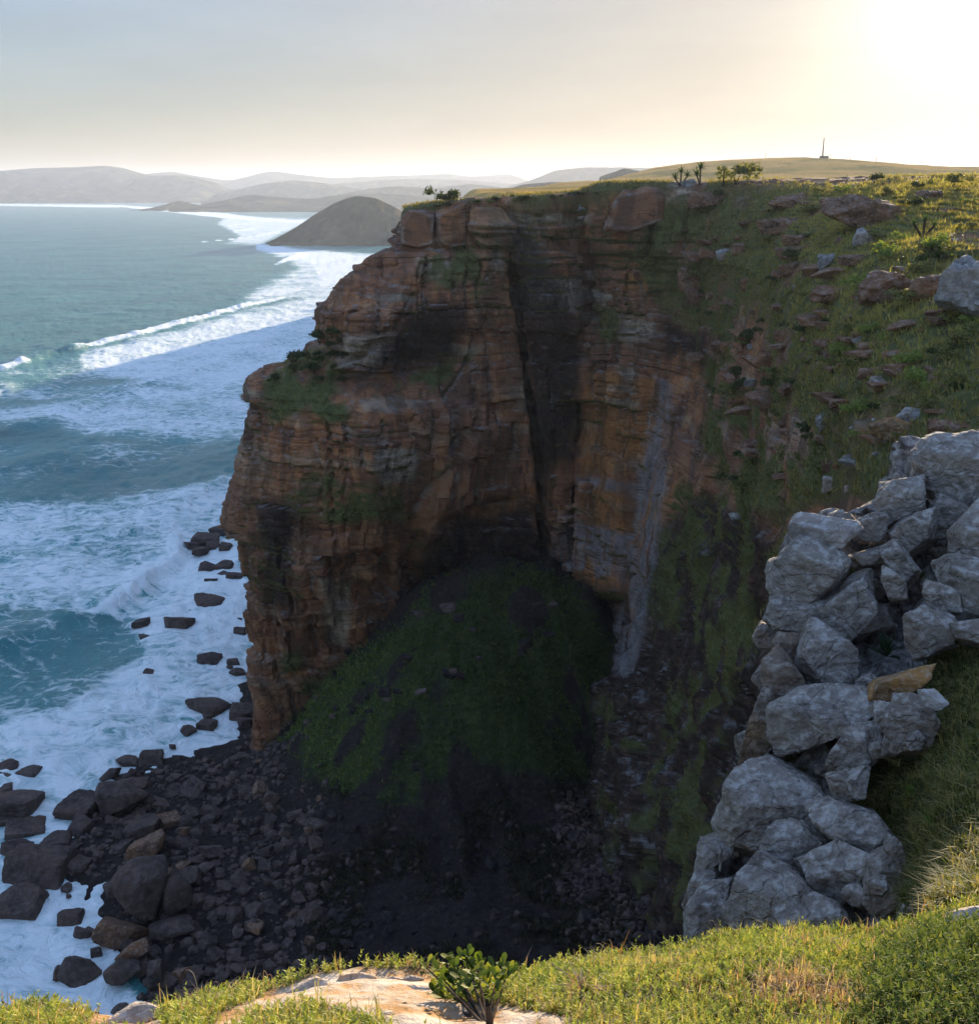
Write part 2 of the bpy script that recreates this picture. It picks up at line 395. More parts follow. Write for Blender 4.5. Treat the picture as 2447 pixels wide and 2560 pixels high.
steep = np.maximum(steep, gm); left_w = np.maximum(left_w, gm * 0.8); disp = disp * (1 - 0.65 * gm * sstep(1850, 1550, hpy)) + gm * (3.2 * (0.5 - np.abs(fbm(B * np.array([0.11, 0.11, 0.07]), 4, 62)) * 1.8) + 1.1 * fbm(B * 0.4, 4, 63))
soft = 0.4 * fbm(B * 0.12, 4, 71) + 0.35 * fbm(B * 0.5, 3, 72) + 0.35 * (i2 - 0.5) * sstep(0.3, 0.6, i1) * 2
D = (disp * (0.05 + 0.95 * steep) * left_w + soft * (1 - steep)) * rimrow + soft * (1 - rimrow) * 0.4
hn = N.copy(); hn[..., 2] *= 0.35; hn /= np.linalg.norm(hn, axis=-1, keepdims=True) + 1e-9
hn = hn * rimrow[..., None] + np.array([0, 0, 1.0]) * (1 - rimrow[..., None])
C = B + hn * D[..., None]
# ---- what grows and stains where, and painted shade (traced on the photograph, fixed to the rock)
NC = normals(C)
if NC[CN // 2, CMs // 2, 1] > 0: NC = -NC
qx, qy = proj(C)
wx = qx + 26 * fbm(C * 0.11, 3, 81) + 10 * fbm(C * 0.5, 2, 82); wy = qy + 20 * fbm(C * 0.11, 3, 83) + 8 * fbm(C * 0.5, 2, 84)
def PM(polys, softpx=16):
    o = np.zeros(qx.shape)
    for p in polys: o = np.maximum(o, poly_mask(wx, wy, p, softpx))
    return o
GRASS_POLY = [
 [(650, 935), (760, 850), (840, 850), (860, 990), (930, 1010), (1010, 960), (1150, 920), (1180, 890), (1130, 960), (1060, 1010), (960, 1010), (900, 1080), (840, 1060), (760, 1010), (680, 1060), (640, 1010)],
 [(800, 1300), (830, 1210), (1000, 1210), (1020, 1290), (900, 1300)], [(700, 1250), (800, 1170), (850, 1240), (760, 1290)],
 [(1060, 600), (1150, 590), (1220, 640), (1230, 720), (1160, 760), (1050, 720), (1040, 640)],
 [(1480, 760), (1530, 770), (1540, 860), (1490, 870)],
 [(680, 1860), (760, 1700), (900, 1640), (1000, 1760), (930, 1980), (740, 1890)], [(690, 1640), (740, 1630), (750, 1680), (700, 1690)],
 [(1530, 620), (1640, 520), (1760, 480), (2000, 470), (2500, 450), (2700, 1500), (2150, 1200), (1960, 1250), (1840, 1300), (1780, 1180), (1740, 1100), (1760, 950), (1700, 900), (1760, 830), (1700, 770), (1620, 740), (1560, 700)],
 [(1240, 500), (1400, 495), (1490, 480), (1480, 500), (1380, 510), (1260, 525)], [(1080, 510), (1240, 500), (1240, 545), (1100, 540)],
 [(1650, 1260), (1720, 1210), (1800, 1290), (1790, 1350), (1680, 1330)], [(1700, 1420), (1780, 1400), (1800, 1480), (1720, 1500)],
]
g_flat = sstep(0.25, 0.6, NC[..., 2] + 0.15 * fbm(C * 0.3, 3, 85))
grass = PM(GRASS_POLY, 18)
gcut = 0.55 + 0.45 * fbm(C * 0.22, 4, 86)
hillm = poly_mask(wx + 30 * fbm(C * 0.06, 3, 79), wy + 40 * fbm(C * 0.06, 3, 80), [(1560, 600), (1660, 500), (1780, 470), (2900, 440), (2900, 1500), (2150, 1260), (1960, 1300), (1800, 1250), (1760, 1050), (1740, 880), (1640, 760)], 60)
grass = np.where(hillm > 0.5, np.maximum(grass, hillm) * sstep(-0.25, 0.1, 0.38 + fbm(C * 0.16, 4, 87)), grass * sstep(0.18, 0.5, NC[..., 2] + 0.35 + 0.45 * fbm(C * 0.17, 4, 87)))
grass = np.maximum(grass, g_flat * sstep(0.0, 0.3, fbm(C * 0.09, 3, 88) + 0.1) * (qy < 1500))
grass = np.maximum(grass, (1 - rimrow) * sstep(0.1, 0.4, 0.35 + fbm(C * 0.15, 3, 89)))
gully_veg = 0.85 * poly_mask(wx, wy, [(1500, 1750), (1800, 1700), (1860, 2200), (1600, 2350), (1500, 2100)], 40) * sstep(0.06, 0.28, fbm(C * np.array([0.3, 0.3, 0.2]), 4, 74)) + poly_mask(wx, wy, [(1640, 1280), (1760, 1200), (1960, 1300), (1930, 1700), (1700, 1800), (1640, 1500)], 40) * sstep(0.04, 0.26, fbm(C * np.array([0.25, 0.25, 0.18]), 4, 78))
grass = np.where(qx < 1250, grass * sstep(-0.18, 0.12, fbm(C * 0.2, 4, 76) + 0.12), grass)
rocky = poly_mask(wx, wy, [(1640, 760), (1800, 700), (2060, 900), (2100, 1250), (1800, 1300), (1700, 1150)], 70)
grass = grass * (1 - rocky * sstep(0.12, -0.12, fbm(C * np.array([0.14, 0.14, 0.3]), 4, 75)))
grass = grass * (1 - 0.9 * poly_mask(wx, wy, [(835, 700), (1000, 690), (1010, 860), (960, 960), (900, 980), (850, 900)], 12))
grass = np.where((qx > 1500) & (qy > 1600), grass * 0.3, grass); grass = np.maximum(grass, gully_veg)
GF = [[(655, 950), (760, 880), (838, 880), (860, 985), (880, 1040), (840, 1075), (780, 1010), (690, 1050), (650, 1020)], [(940, 990), (1010, 950), (1120, 915), (1190, 880), (1150, 950), (1060, 1005), (960, 1015)], [(815, 1280), (900, 1255), (1010, 1215), (1020, 1260), (930, 1300), (830, 1310)], [(730, 1200), (820, 1170), (840, 1210), (780, 1240), (720, 1240)],
      [(1060, 600), (1150, 590), (1220, 640), (1230, 700), (1160, 740), (1050, 690)], [(1480, 760), (1530, 770), (1540, 860), (1490, 870)], [(690, 1640), (740, 1620), (760, 1680), (700, 1690)], [(1560, 560), (1660, 530), (1640, 600), (1560, 640)]]
grass = np.maximum(grass, PM(GF, 10) * sstep(-0.22, 0.06, fbm(C * 0.28, 4, 73)))
grey = PM([[(1650, 940), (1690, 960), (1660, 1130), (1660, 1250), (1640, 1400), (1620, 1560), (1560, 1680), (1500, 1680), (1560, 1500), (1590, 1380), (1600, 1200), (1640, 1080)],
           [(1430, 1300), (1560, 1340), (1600, 1400), (1590, 1470), (1440, 1420)], [(1445, 1190), (1600, 1215), (1600, 1260), (1445, 1210)], [(1380, 1290), (1430, 1290), (1430, 1430), (1370, 1420)]], 10) * 0.9
orange = PM([[(1450, 1010), (1640, 1040), (1620, 1190), (1460, 1180)], [(1445, 1215), (1560, 1230), (1590, 1300), (1580, 1340), (1450, 1330)], [(1470, 930), (1650, 940), (1640, 1040), (1470, 1020)],
             [(1240, 1000), (1310, 1000), (1310, 1050), (1250, 1050)], [(1440, 1370), (1510, 1390), (1530, 1460), (1440, 1470)], [(1500, 480), (1680, 480), (1660, 560), (1500, 560)], [(1540, 640), (1740, 640), (1740, 730), (1550, 720)]], 12) * 0.85
pale = PM([[(935, 1115), (1060, 1135), (1035, 1200), (940, 1205)]], 5)
pale = np.maximum(pale, PM([[(840, 850), (990, 830), (980, 910), (850, 920)], [(1290, 690), (1450, 690), (1450, 770), (1300, 770)], [(1030, 640), (1120, 640), (1110, 700), (1040, 690)],
           [(1530, 790), (1640, 800), (1640, 850), (1540, 850)], [(1125, 860), (1210, 870), (1180, 905), (1120, 890)], [(1240, 555), (1270, 600), (1265, 680), (1240, 660)], [(800, 1440), (880, 1450), (870, 1620), (810, 1600)], [(1545, 920), (1600, 930), (1580, 970)]], 8) * 0.75)
pale = np.maximum(pale, (0.85 * sstep(1150, 800, qy) + 0.3) * sstep(0.16, 0.34, fbm(np.stack([ws * 0.09, wz * 0.55, ws * 0], -1), 5, 91)) * sstep(-0.15, 0.2, fbm(C * 0.12, 3, 92)))
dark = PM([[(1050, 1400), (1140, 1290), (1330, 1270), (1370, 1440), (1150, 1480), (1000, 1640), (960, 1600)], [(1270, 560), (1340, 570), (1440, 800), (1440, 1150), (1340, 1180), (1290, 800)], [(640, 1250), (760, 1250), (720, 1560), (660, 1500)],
           [(1450, 1450), (1560, 1500), (1540, 1760), (1440, 1750)], [(1440, 1680), (1600, 1560), (1800, 1650), (1850, 2460), (1480, 2460)], [(1560, 1600), (1640, 1330), (1760, 1240), (1900, 1300), (1990, 1500), (1950, 1750), (1880, 2080), (1500, 2080)], [(900, 940), (1060, 760), (1160, 760), (1150, 900)], [(1650, 800), (1760, 830), (1750, 900), (1660, 880)]], 26) * 0.95  # wet rock, with the shade under overhang and in gully painted in
grey = grey * sstep(-0.40, 0.10, fbm(np.stack([ws * 0.8, wz * 0.07, ws * 0], -1), 5, 77)) * 0.85
ma = np.stack([grass, grey * (1 - grass), orange * (1 - grey)], -1).reshape(-1, 3)
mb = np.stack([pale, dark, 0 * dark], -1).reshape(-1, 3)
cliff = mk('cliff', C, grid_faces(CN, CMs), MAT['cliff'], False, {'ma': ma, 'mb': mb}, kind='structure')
cliff['label'] = 'rust brown sandstone sea cliff with grassy ledges, dark cracks and flat top'

# ------------------------------------------------------------------ cove floor and talus: height field through traced points
TAL = [(1365,1440,155),(1200,1450,152),(1200,1600,144.5),(1200,1800,137),(1200,2000,132),(1200,2200,121),(1200,2400,105),(1200,2560,95),(1000,1500,155),(1000,1650,145),(1000,1800,138),(1000,2000,133),(1000,2200,123),(1000,2400,107.8),(1000,2560,95),(1100,1460,153),(1300,1440,154),(1300,1600,146),(1300,1800,139),(1300,2000,133),(850,1720,153),(850,1850,146),(800,1750,154),(800,1850,147),(800,2000,139),(800,2200,124.5),(800,2400,109.6),(800,2560,97.5),(660,1880,164),(650,1950,153.5),(650,2100,137.5),(650,2300,119),(650,2450,107.5),(1450,1450,157),(1450,1600,150),(1450,1800,144),(1450,1960,139),(1450,2200,119),(1450,2400,100),(1600,1900,148),(1600,2200,114.7),(1600,2400,97.7),(1750,2300,101.6),(1900,2400,90),(1900,2250,96)]
tp = np.array([at(a, b, c) for a, b, c in TAL])
# shoreline and points under the water
SH = [(655,1850),(560,1860),(480,1890),(400,1910),(300,1935),(240,1960),(250,2040),(180,2040),(120,2140),(130,2180),(260,2190),(265,2260),(250,2330),(300,2370),(260,2450),(360,2500),(400,2560)]
tp = np.concatenate([tp, np.array([atz(a, b, 0.15) for a, b in SH])])
UW = [(560,1800),(450,1820),(300,1860),(150,1920),(60,2060),(40,2200),(120,2300),(200,2450),(250,2550)]
tp = np.concatenate([tp, np.array([atz(a, b, 0) + np.array([0, 0, -2.5]) for a, b in UW])])
tp = np.concatenate([tp, np.array([[-90, 120, -6], [-90, 180, -6], [-60, 190, -5], [-70, 90, -5], [-40, 70, -3], [0, 70, 8], [30, 60, 20], [60, 120, 30], [-10, 50, 5.]])])
def rbf(P, V, Q):
    d = np.linalg.norm(P[:, None, :2] - P[None, :, :2], axis=-1); A = d - np.eye(len(P)) * 3.0
    nP = len(P); Z = np.zeros((nP + 3, nP + 3)); Z[:nP, :nP] = -A; Z[:nP, nP] = 1; Z[:nP, nP + 1:] = P[:, :2]; Z[nP:, :nP] = Z[:nP, nP:].T
    w = np.linalg.solve(Z, np.concatenate([V, np.zeros(3)]))
    out = np.zeros(len(Q))
    for s in range(0, len(Q), 40000):
        q = Q[s:s + 40000]; dd = np.linalg.norm(q[:, None, :2] - P[None, :, :2], axis=-1)
        out[s:s + 40000] = -dd @ w[:nP] + w[nP] + q[:, :2] @ w[nP + 1:]
    return out
def talus_z(x, y):
    sh = np.shape(x); Q = np.stack([np.ravel(x), np.ravel(y)], -1).astype(float)
    return rbf(tp, tp[:, 2], Q).reshape(sh)
gx, gy = np.meshgrid(np.linspace(-95, 70, 331), np.linspace(48, 190, 285), indexing='ij')
gz0 = talus_z(gx, gy); gz0 = gz0 + 0.8 * np.floor(gz0 / 2.6 + 0.8 * fbm2(gx * .05, gy * .05, 3, 99)) * 0.0
gz = gz0 + 1.8 * fbm2(gx * 0.09, gy * 0.09, 4, 101) * sstep(1, 6, gz0) + (1.8 * fbm2(gx * 0.2, gy * 0.2, 4, 100) - 3.6 * np.abs(fbm2(gx * 0.16, gy * 0.05, 4, 98)) + 1.0) * sstep(2, 7, gz0) + 0.5 * fbm2(gx * 0.5, gy * 0.5, 3, 102)
_hx, _hy = proj(np.stack([gx, gy, gz], -1)); gz = np.where(poly_mask(_hx, _hy, [(270, 1985), (480, 1915), (700, 1890), (1000, 2010), (1700, 2330), (1300, 2600), (460, 2600), (320, 2400), (300, 2230), (260, 2100)], 4) > 0.5, np.maximum(gz, 0.35), gz)
TG = np.stack([gx, gy, gz], -1); tx, ty = proj(TG)
txw = tx + 30 * fbm2(gx * 0.1, gy * 0.1, 3, 103); tyw = ty + 30 * fbm2(gx * 0.1, gy * 0.1, 3, 104)
TGREEN = [[(700, 1850), (760, 1720), (900, 1640), (1000, 1560), (1080, 1460), (1300, 1430), (1420, 1450), (1520, 1600), (1530, 1800), (1500, 1960), (1380, 1930), (1200, 1900), (1060, 2010), (880, 1990), (780, 1930)]]
tg = np.maximum.reduce([poly_mask(txw, tyw, p, 30) for p in TGREEN]) * sstep(-0.14, 0.12, 0.13 + fbm2(gx * 0.16, gy * 0.16, 5, 105, 0.65))
MAT['talus'] = None
def mat_talus():
    m = Mat('talus_rubble'); P = m.P()
    v = m.n('TexVoronoi', {'Vector': P, 'Scale': 0.9}, feature='F1')
    c = m.mix(0.6, m.ramp(m.noise(P, 0.5, 5, 0.7), [(0.3, (0.016, 0.012, 0.010)), (0.7, (0.055, 0.040, 0.031))]), m.ramp(m.noise(P, 1.4, 8, 0.78), [(0.35, (0.010, 0.008, 0.007)), (0.55, (0.045, 0.034, 0.028)), (0.70, (0.14, 0.115, 0.095))]))
    g = m.ramp(m.noise(P, 1.2, 5, 0.7), [(0.3, (0.03, 0.045, 0.014)), (0.7, (0.10, 0.125, 0.038))])
    c = m.mix(m.attr('grass'), c, g)
    m.bsdf(c, 0.9, m.bump(m.math('ADD', m.math('MULTIPLY', v.outputs[0], 0.3), m.noise(P, 1.2, 8, 0.75)), 1.0, 0.9), Specular_IOR_Level=0.2)
    return m.m
MAT['talus'] = mat_talus()
mk('cove_floor', TG, grid_faces(331, 285)[:, ::-1], MAT['talus'], True, {'grass': tg.ravel()}, kind='structure')

#@SECTION2
# ------------------------------------------------------------------ plateau and far land
def coast_x(y):
    return np.interp(y, [150, 175, 250, 450, 700, 1000, 1150, 1350, 1700, 2600, 6000], [0, 2, 10, 4, -12, -18, 60, 170, 260, 330, 500])
def plateau_z(x, y):
    az = np.degrees(np.arctan2(x, y)); r = np.hypot(x, y)
    z = 88.3 + 1.2 * sstep(2, 18, az) * sstep(500, 120, r)
    z = z + 3.0 * fbm2(x * 0.012, y * 0.012, 4, 111) * sstep(250, 500, r) + 6.0 * fbm2(x * 0.0035, y * 0.0035, 3, 113) * sstep(60, 200, x) * sstep(500, 1000, r) + 0.45 * fbm2(x * 0.05, y * 0.05, 4, 112)
    # the broad grassy hill with the mast
    hx, hy = 360.0, 1500.0
    z = z + 36 * np.exp(-(((x - hx) / 270) ** 2) - ((y - hy) / 420) ** 2)
    z = z + 32 * np.exp(-(((x - 900) / 330) ** 2) - ((y - 1650) / 400) ** 2)
    z = z + 1 * np.exp(-(((x - 90) / 160) ** 2) - ((y - 1250) / 260) ** 2)
    z = z + 5 * np.exp(-(((x - 190) / 110) ** 2) - ((y - 800) / 120) ** 2)
    e = x - coast_x(y)
    w = 12 + 63 * sstep(350, 650, y)
    return z - 100 * (1 - sstep(-1, 0.1, e / w))
az = np.radians(np.concatenate([np.linspace(-30, -9, 30, endpoint=False), np.linspace(-9, 28, 260), np.linspace(28.5, 75, 30)]))
rr = np.concatenate([np.geomspace(148, 420, 80, endpoint=False), np.geomspace(420, 2600, 140, endpoint=False), np.geomspace(2600, 13000, 20)])
A, R = np.meshgrid(az, rr, indexing='ij'); X, Y_ = R * np.sin(A), R * np.cos(A)
Z = plateau_z(X, Y_) - 60 * sstep(2600, 5000, R)
Z = np.where(R > 2600, np.maximum(Z, -8), Z)
def mat_plateau():
    m = Mat('plateau_grassland'); P = m.P()
    a = m.noise(P, 0.012, 5, 0.6); b = m.noise(P, 0.25, 6, 0.7); d = m.n('VectorMath', {0: P, 1: (0, 0, 0)}, operation='DISTANCE').outputs['Value']
    dry = m.ramp(b, [(0.3, (0.40, 0.22, 0.06)), (0.7, (0.66, 0.42, 0.13))])
    grn = m.ramp(b, [(0.3, (0.08, 0.09, 0.02)), (0.7, (0.20, 0.19, 0.05))])
    f = m.ramp(m.math('ADD', a, m.math('MULTIPLY', m.ramp(d, [(0, 0)]), 0)), [(0.40, 0.0), (0.56, 1.0)])
    near = m.n('MapRange', {0: d, 1: 150.0, 2: 260.0, 3: 0.0, 4: 1.0}).outputs[0]
    c = m.mix(m.math('MULTIPLY', m.math('ADD', 0.35, m.math('MULTIPLY', f, 0.65)), near), grn, dry)
    m.bsdf(c, 1.0, m.bump(b, 0.6, 0.4), Specular_IOR_Level=0.0); return m.m
MAT['plateau'] = mat_plateau()
rim_az = np.degrees(np.arctan2(back1[3:, 0], back1[3:, 1])); rim_r = np.hypot(back1[3:, 0], back1[3:, 1]); o_ = np.argsort(rim_az)
keepv = (R > np.interp(np.degrees(A), rim_az[o_], rim_r[o_]) + 3.0)
pf = grid_faces(len(az), len(rr)); pf = pf[keepv.ravel()[pf].all(1)]
mk('plateau', np.stack([X, Y_, Z], -1), pf, MAT['plateau'], True, kind='structure')

MAT['hill'] = simple('far_hill_scrub', [(0.34, (0.022, 0.030, 0.018)), (0.55, (0.085, 0.082, 0.042)), (0.7, (0.19, 0.15, 0.075))], 0.0045, 0.95, 0.9, 14.0, 0.012)
MAT['hill_dark'] = simple('near_hill_scrub', [(0.3, (0.06, 0.058, 0.03)), (0.55, (0.12, 0.10, 0.055)), (0.7, (0.19, 0.155, 0.09))], 0.018, 0.95, 0.9, 6.0, 0.05)
S = 1.30437
def ridge(name, pts, Y, front, mat, foot=-3.0, rough=0.10, seed=0, back=None):
    p = np.array(pts, float) * S; tops = at(p[:, 0], p[:, 1], Y)
    xs = np.linspace(tops[0, 0], tops[-1, 0], 110); zt = np.interp(xs, tops[:, 0], tops[:, 2])
    k = np.hanning(7); k /= k.sum(); zt = np.convolve(np.pad(zt, 3, 'edge'), k, 'valid')
    back = back or front; v = np.concatenate([np.linspace(-1, 0, 40), np.linspace(0, 1, 8)[1:]])
    XX, VV = np.meshgrid(xs, v, indexing='ij'); ht = (zt - foot)[:, None]
    prof = np.cos(VV * math.pi / 2) ** 1.25
    YY = Y + np.where(VV < 0, VV * front, VV * back)
    n = fbm2(XX / (front * 0.45) + seed, YY / (front * 0.45), 5, 120 + seed)
    spur = 1 - 2.4 * np.abs(fbm2(XX / (front * 0.30), YY / (front * 0.8), 5, 140 + seed, 0.6))
    ZZ = foot + ht * prof * (1 + rough * 2.2 * n * np.abs(VV) * 1.5) - ht * 0.34 * (1 - spur) * (np.abs(VV) * (1 - np.abs(VV)) * 4)
    XX = XX + front * 0.1 * n * np.abs(VV)
    ZZ = np.where(np.abs(VV) > 0.97, foot - 2, ZZ)
    return mk(name, np.stack([XX, YY, ZZ], -1), grid_faces(110, len(v)), mat, True, kind='structure')
ridge('far_hills', [(-200,330),(0,327),(60,322),(140,320),(205,317),(240,322),(272,333),(340,345),(420,370)], 9300, 1600, MAT['hill'], seed=1)
ridge('far_hills', [(170,372),(225,352),(290,336),(350,335),(400,346),(440,362),(520,380),(600,390)], 8700, 1050, MAT['hill'], seed=2)
ridge('far_hills', [(-60,392),(20,372),(60,361),(120,364),(200,378),(260,389),(330,396)], 8000, 480, MAT['hill'], seed=3)
ridge('far_hills', [(260,335),(330,328),(370,336),(440,346),(520,327),(580,335),(640,341),(700,338),(800,335),(860,332),(900,338),(980,333),(1010,346),(1150,360)], 11500, 1700, MAT['hill'], seed=4)
ridge('far_hills', [(560,362),(640,352),(720,345),(800,342),(900,345),(980,352),(1100,368)], 9000, 1000, MAT['hill'], seed=8)
ridge('far_hills', [(330,410),(380,396),(430,384),(480,372),(530,377),(600,381),(640,374),(700,371),(760,372),(860,380),(960,372),(1050,380)], 5300, 700, MAT['hill'], seed=5)
ridge('far_hills', [(430,368),(500,352),(560,345),(620,350),(690,362),(760,372)], 7600, 800, MAT['hill'], seed=14)
ridge('far_hills', [(650,372),(700,362),(760,356),(830,360),(900,352),(960,358),(1010,368)], 6200, 700, MAT['hill'], seed=15)
ridge('far_hills', [(250,404),(300,397),(345,384),(380,393),(430,402)], 5200, 330, MAT['hill'], seed=6)
ridge('far_hills', [(960,360),(1010,347),(1040,336),(1062,326),(1120,320),(1250,321),(1330,330),(1600,345)], 7000, 900, MAT['hill'], seed=7)
ridge('far_hills', [(800,420),(890,391),(930,376),(965,366),(1000,353),(1060,348),(1150,350),(1250,352)], 2700, 420, MAT['hill_dark'], seed=9)
ridge('hill', [(1150,338),(1180,328),(1195,322),(1210,324),(1230,328),(1262,332)], 2300, 120, MAT['hill_dark'], foot=60, seed=12)
ridge('dome_hill', [(500,470),(530,457),(560,440),(600,413),(640,389),(670,377),(690,375),(720,379),(760,398),(800,425),(850,455),(900,470)], 2010, 170, MAT['hill_dark'], seed=10, rough=0.10)

# ------------------------------------------------------------------ sea
azs = np.radians(np.concatenate([np.linspace(-80, -27, 50, endpoint=False), np.linspace(-27, -2, 360, endpoint=False), np.linspace(-2, 40, 30)]))
rs = np.concatenate([np.geomspace(70, 1300, 470, endpoint=False), np.geomspace(1300, 16000, 110)])
A, R = np.meshgrid(azs, rs, indexing='ij'); X, Y_ = R * np.sin(A), R * np.cos(A)
sx, sy = proj(np.stack([X, Y_, 0 * X], -1))
# swell running in towards the coast, crests roughly along the coast
ph = (X * 0.985 - Y_ * 0.17 + 14 * fbm2(X * 0.006, Y_ * 0.006, 3, 151))
zs = 0.8 * np.sin(ph * 2 * math.pi / 55) * (0.6 + 0.6 * fbm2(X * 0.01, Y_ * 0.004, 2, 152))
chop = fbm2(X * 0.10, Y_ * 0.06, 4, 153) * 1.15 + fbm2(X * 0.35, Y_ * 0.22, 3, 154) * 0.45
zs = zs + chop * sstep(3000, 500, R)
foam = np.zeros(X.shape)
def breaker(pts, h, w_front, w_back, foam_tail, crest_foam=1.0, seed=0):
    """a wave crest traced on the photograph and laid on the water: steep shoreward face, foam trailing behind"""
    global zs, foam
    p = np.array([atz(a, b) for a, b in pts]); y0, y1 = p[:, 1].min(), p[:, 1].max(); o = np.argsort(p[:, 1]); p = p[o]
    xc = np.interp(Y_, p[:, 1], p[:, 0]) + 2.0 * fbm2(X * 0.02 + seed, Y_ * 0.05, 3, 160 + seed)
    e = X - xc; Lw = max(y1 - y0, 1)
    on = sstep(y0 - 0.12 * Lw, y0 + 0.08 * Lw, Y_) * sstep(y1 + 0.12 * Lw, y1 - 0.08 * Lw, Y_)
    hh = h * on * (0.75 + 0.5 * fbm2(X * 0.0 + seed, Y_ * 0.05, 3, 170 + seed))
    zs = zs + hh * np.where(e > 0, np.exp(-(e / w_front) ** 2), np.exp(-(e / w_back) ** 2))
    cr = np.where(e > 0, np.exp(-(e / (w_front * 1.1)) ** 2), np.exp(-(e / (w_back * 0.35)) ** 2)) * on * crest_foam
    zs = zs + cr * 0.7 * (fbm2(X * 0.5, Y_ * 0.5, 3, 180 + seed) + 0.3)
    tail = sstep(-foam_tail, 0, e) * (e < 0) * on * 0.0 + 0
    foam = np.maximum(foam, cr * 1.25)
breaker([(0, 922), (60, 905)], 3.2, 3.5, 8, 10, 1.2, 1)
breaker([(60, 905), (120, 885), (210, 868)], 2.6, 4, 9, 10, 0.15, 2)
breaker([(200, 868), (300, 845), (420, 815), (520, 790), (620, 765), (708, 745)], 3.2, 4.5, 9, 20, 1.25, 3)
breaker([(790, 775), (840, 768)], 2.0, 4, 6, 20, 1.1, 4)
breaker([(505, 605), (560, 600), (640, 590), (700, 577)], 2.5, 8, 10, 20, 1.2, 5)
breaker([(690, 660), (720, 648), (750, 635)], 2.5, 5, 8, 10, 1.2, 6)
breaker([(560, 565), (640, 556)], 2.0, 10, 12, 10, 1.2, 7)
breaker([(580, 578), (640, 570)], 2.0, 10, 12, 10, 1.2, 8)
breaker([(340, 962), (460, 940), (600, 880), (690, 850)], 1.3, 4, 9, 10, 0.75, 9)
breaker([(180, 1540), (260, 1530), (330, 1480), (385, 1430), (440, 1400), (430, 1340)], 2.6, 3.0, 7, 10, 1.2, 10)
breaker([(-40, 1620), (80, 1590), (200, 1540)], 2.4, 5, 10, 10, 0.1, 11)
breaker([(-20, 1180), (90, 1130), (160, 1135)], 1.6, 7, 12, 10, 0.0, 12)
breaker([(60, 1065), (150, 1040), (250, 1010)], 1.3, 6, 10, 10, 0.2, 13)
breaker([(180, 1350), (280, 1325), (370, 1330)], 1.4, 5, 8, 10, 0.1, 14)
breaker([(250, 970), (300, 985), (370, 975)], 1.2, 6, 10, 10, 0.5, 15)
breaker([(420, 1280), (520, 1220), (580, 1190)], 1.3, 4, 8, 10, 0.6, 16)
wxs = sx + 40 * fbm2(X * 0.02, Y_ * 0.02, 3, 191) * np.clip(250 / R, .15, 1.5); wys = sy + 26 * fbm2(X * 0.02, Y_ * 0.02, 3, 192) * np.clip(250 / R, .05, 1.3)
def FP(poly, val, soft=12):
    global foam
    foam = np.maximum(foam, val * poly_mask(wxs, wys, poly, soft))
FP([(190, 880), (450, 815), (700, 755), (870, 700), (870, 880), (640, 985), (420, 975), (200, 930)], 0.80, 22)
FP([(680, 625), (800, 640), (960, 660), (960, 760), (700, 750), (560, 780), (640, 720), (740, 670)], 0.72, 22)
FP([(640, 608), (760, 622), (1000, 640), (1000, 700), (800, 720), (780, 660), (640, 626)], 1.0, 8)
FP([(560, 540), (780, 545), (760, 560), (650, 612), (560, 608), (600, 590), (540, 560)], 0.72, 8)
FP([(-260, 506), (300, 512), (430, 520), (560, 532), (640, 542), (760, 550), (760, 558), (620, 551), (520, 541), (400, 527), (300, 517), (-260, 510)], 1.0, 2)
FP([(-300, 506), (300, 512), (300, 519), (-300, 510)], 0.8, 2)
FP([(-300, 1020), (180, 1000), (420, 960), (640, 960), (640, 1110), (420, 1100), (240, 1090), (140, 1060), (-300, 1080)], 0.70, 26)
FP([(-300, 960), (120, 960), (380, 940), (380, 980), (100, 1000), (-300, 1000)], 0.55, 20)
FP([(-300, 1255), (250, 1250), (450, 1220), (600, 1180), (700, 1250), (700, 1960), (600, 1960), (480, 1600), (300, 1540), (180, 1540), (-300, 1510)], 0.74, 28)
FP([(430, 1380), (620, 1400), (700, 1500), (720, 1900), (440, 1910), (200, 1960), (80, 1800), (200, 1720), (340, 1640), (300, 1560)], 0.80, 30)
FP([(-300, 1800), (200, 1760), (320, 1880), (260, 2100), (300, 2300), (400, 2600), (-300, 2600)], 0.82, 30)
FP([(250, 1880), (700, 1800), (700, 1960), (300, 2000), (100, 2200), (300, 2200), (280, 2400), (400, 2560), (200, 2560), (140, 2300), (60, 2150), (160, 2020)], 1.0, 26)
FP([(450, 1330), (600, 1330), (640, 1450), (640, 1800), (560, 1840), (500, 1650), (420, 1600), (440, 1440)], 0.95, 24)
FP([(-300, 1480), (320, 1540), (380, 1640), (260, 1760), (-300, 1860)], 0.50, 40); FP([(-300, 1090), (640, 1090), (640, 1270), (-300, 1280)], 0.34, 40); FP([(-300, 930), (500, 820), (560, 1000), (-300, 1040)], 0.38, 40)
hole = [[(200, 1330), (320, 1320), (390, 1350), (300, 1375), (200, 1360)], [(-300, 1545), (170, 1560), (280, 1545), (330, 1640), (160, 1740), (-300, 1800)], [(40, 1190), (600, 1130), (600, 1190), (400, 1250), (40, 1240)], [(80, 2480), (210, 2490), (230, 2560), (100, 2560)], [(-300, 2060), (40, 2060), (40, 2120), (-300, 2140)]]
for h_ in hole: foam = foam * (1 - 0.42 * poly_mask(wxs, wys, h_, 70))
shore = np.zeros_like(foam)
zs = zs * sstep(60, 130, R) * (0.35 + 0.65 * sstep(110, 260, R))
foam_h = sstep(0.5, 1.0, foam) * 0.25 * fbm2(X * 0.6, Y_ * 0.6, 3, 195); zs = zs + foam_h
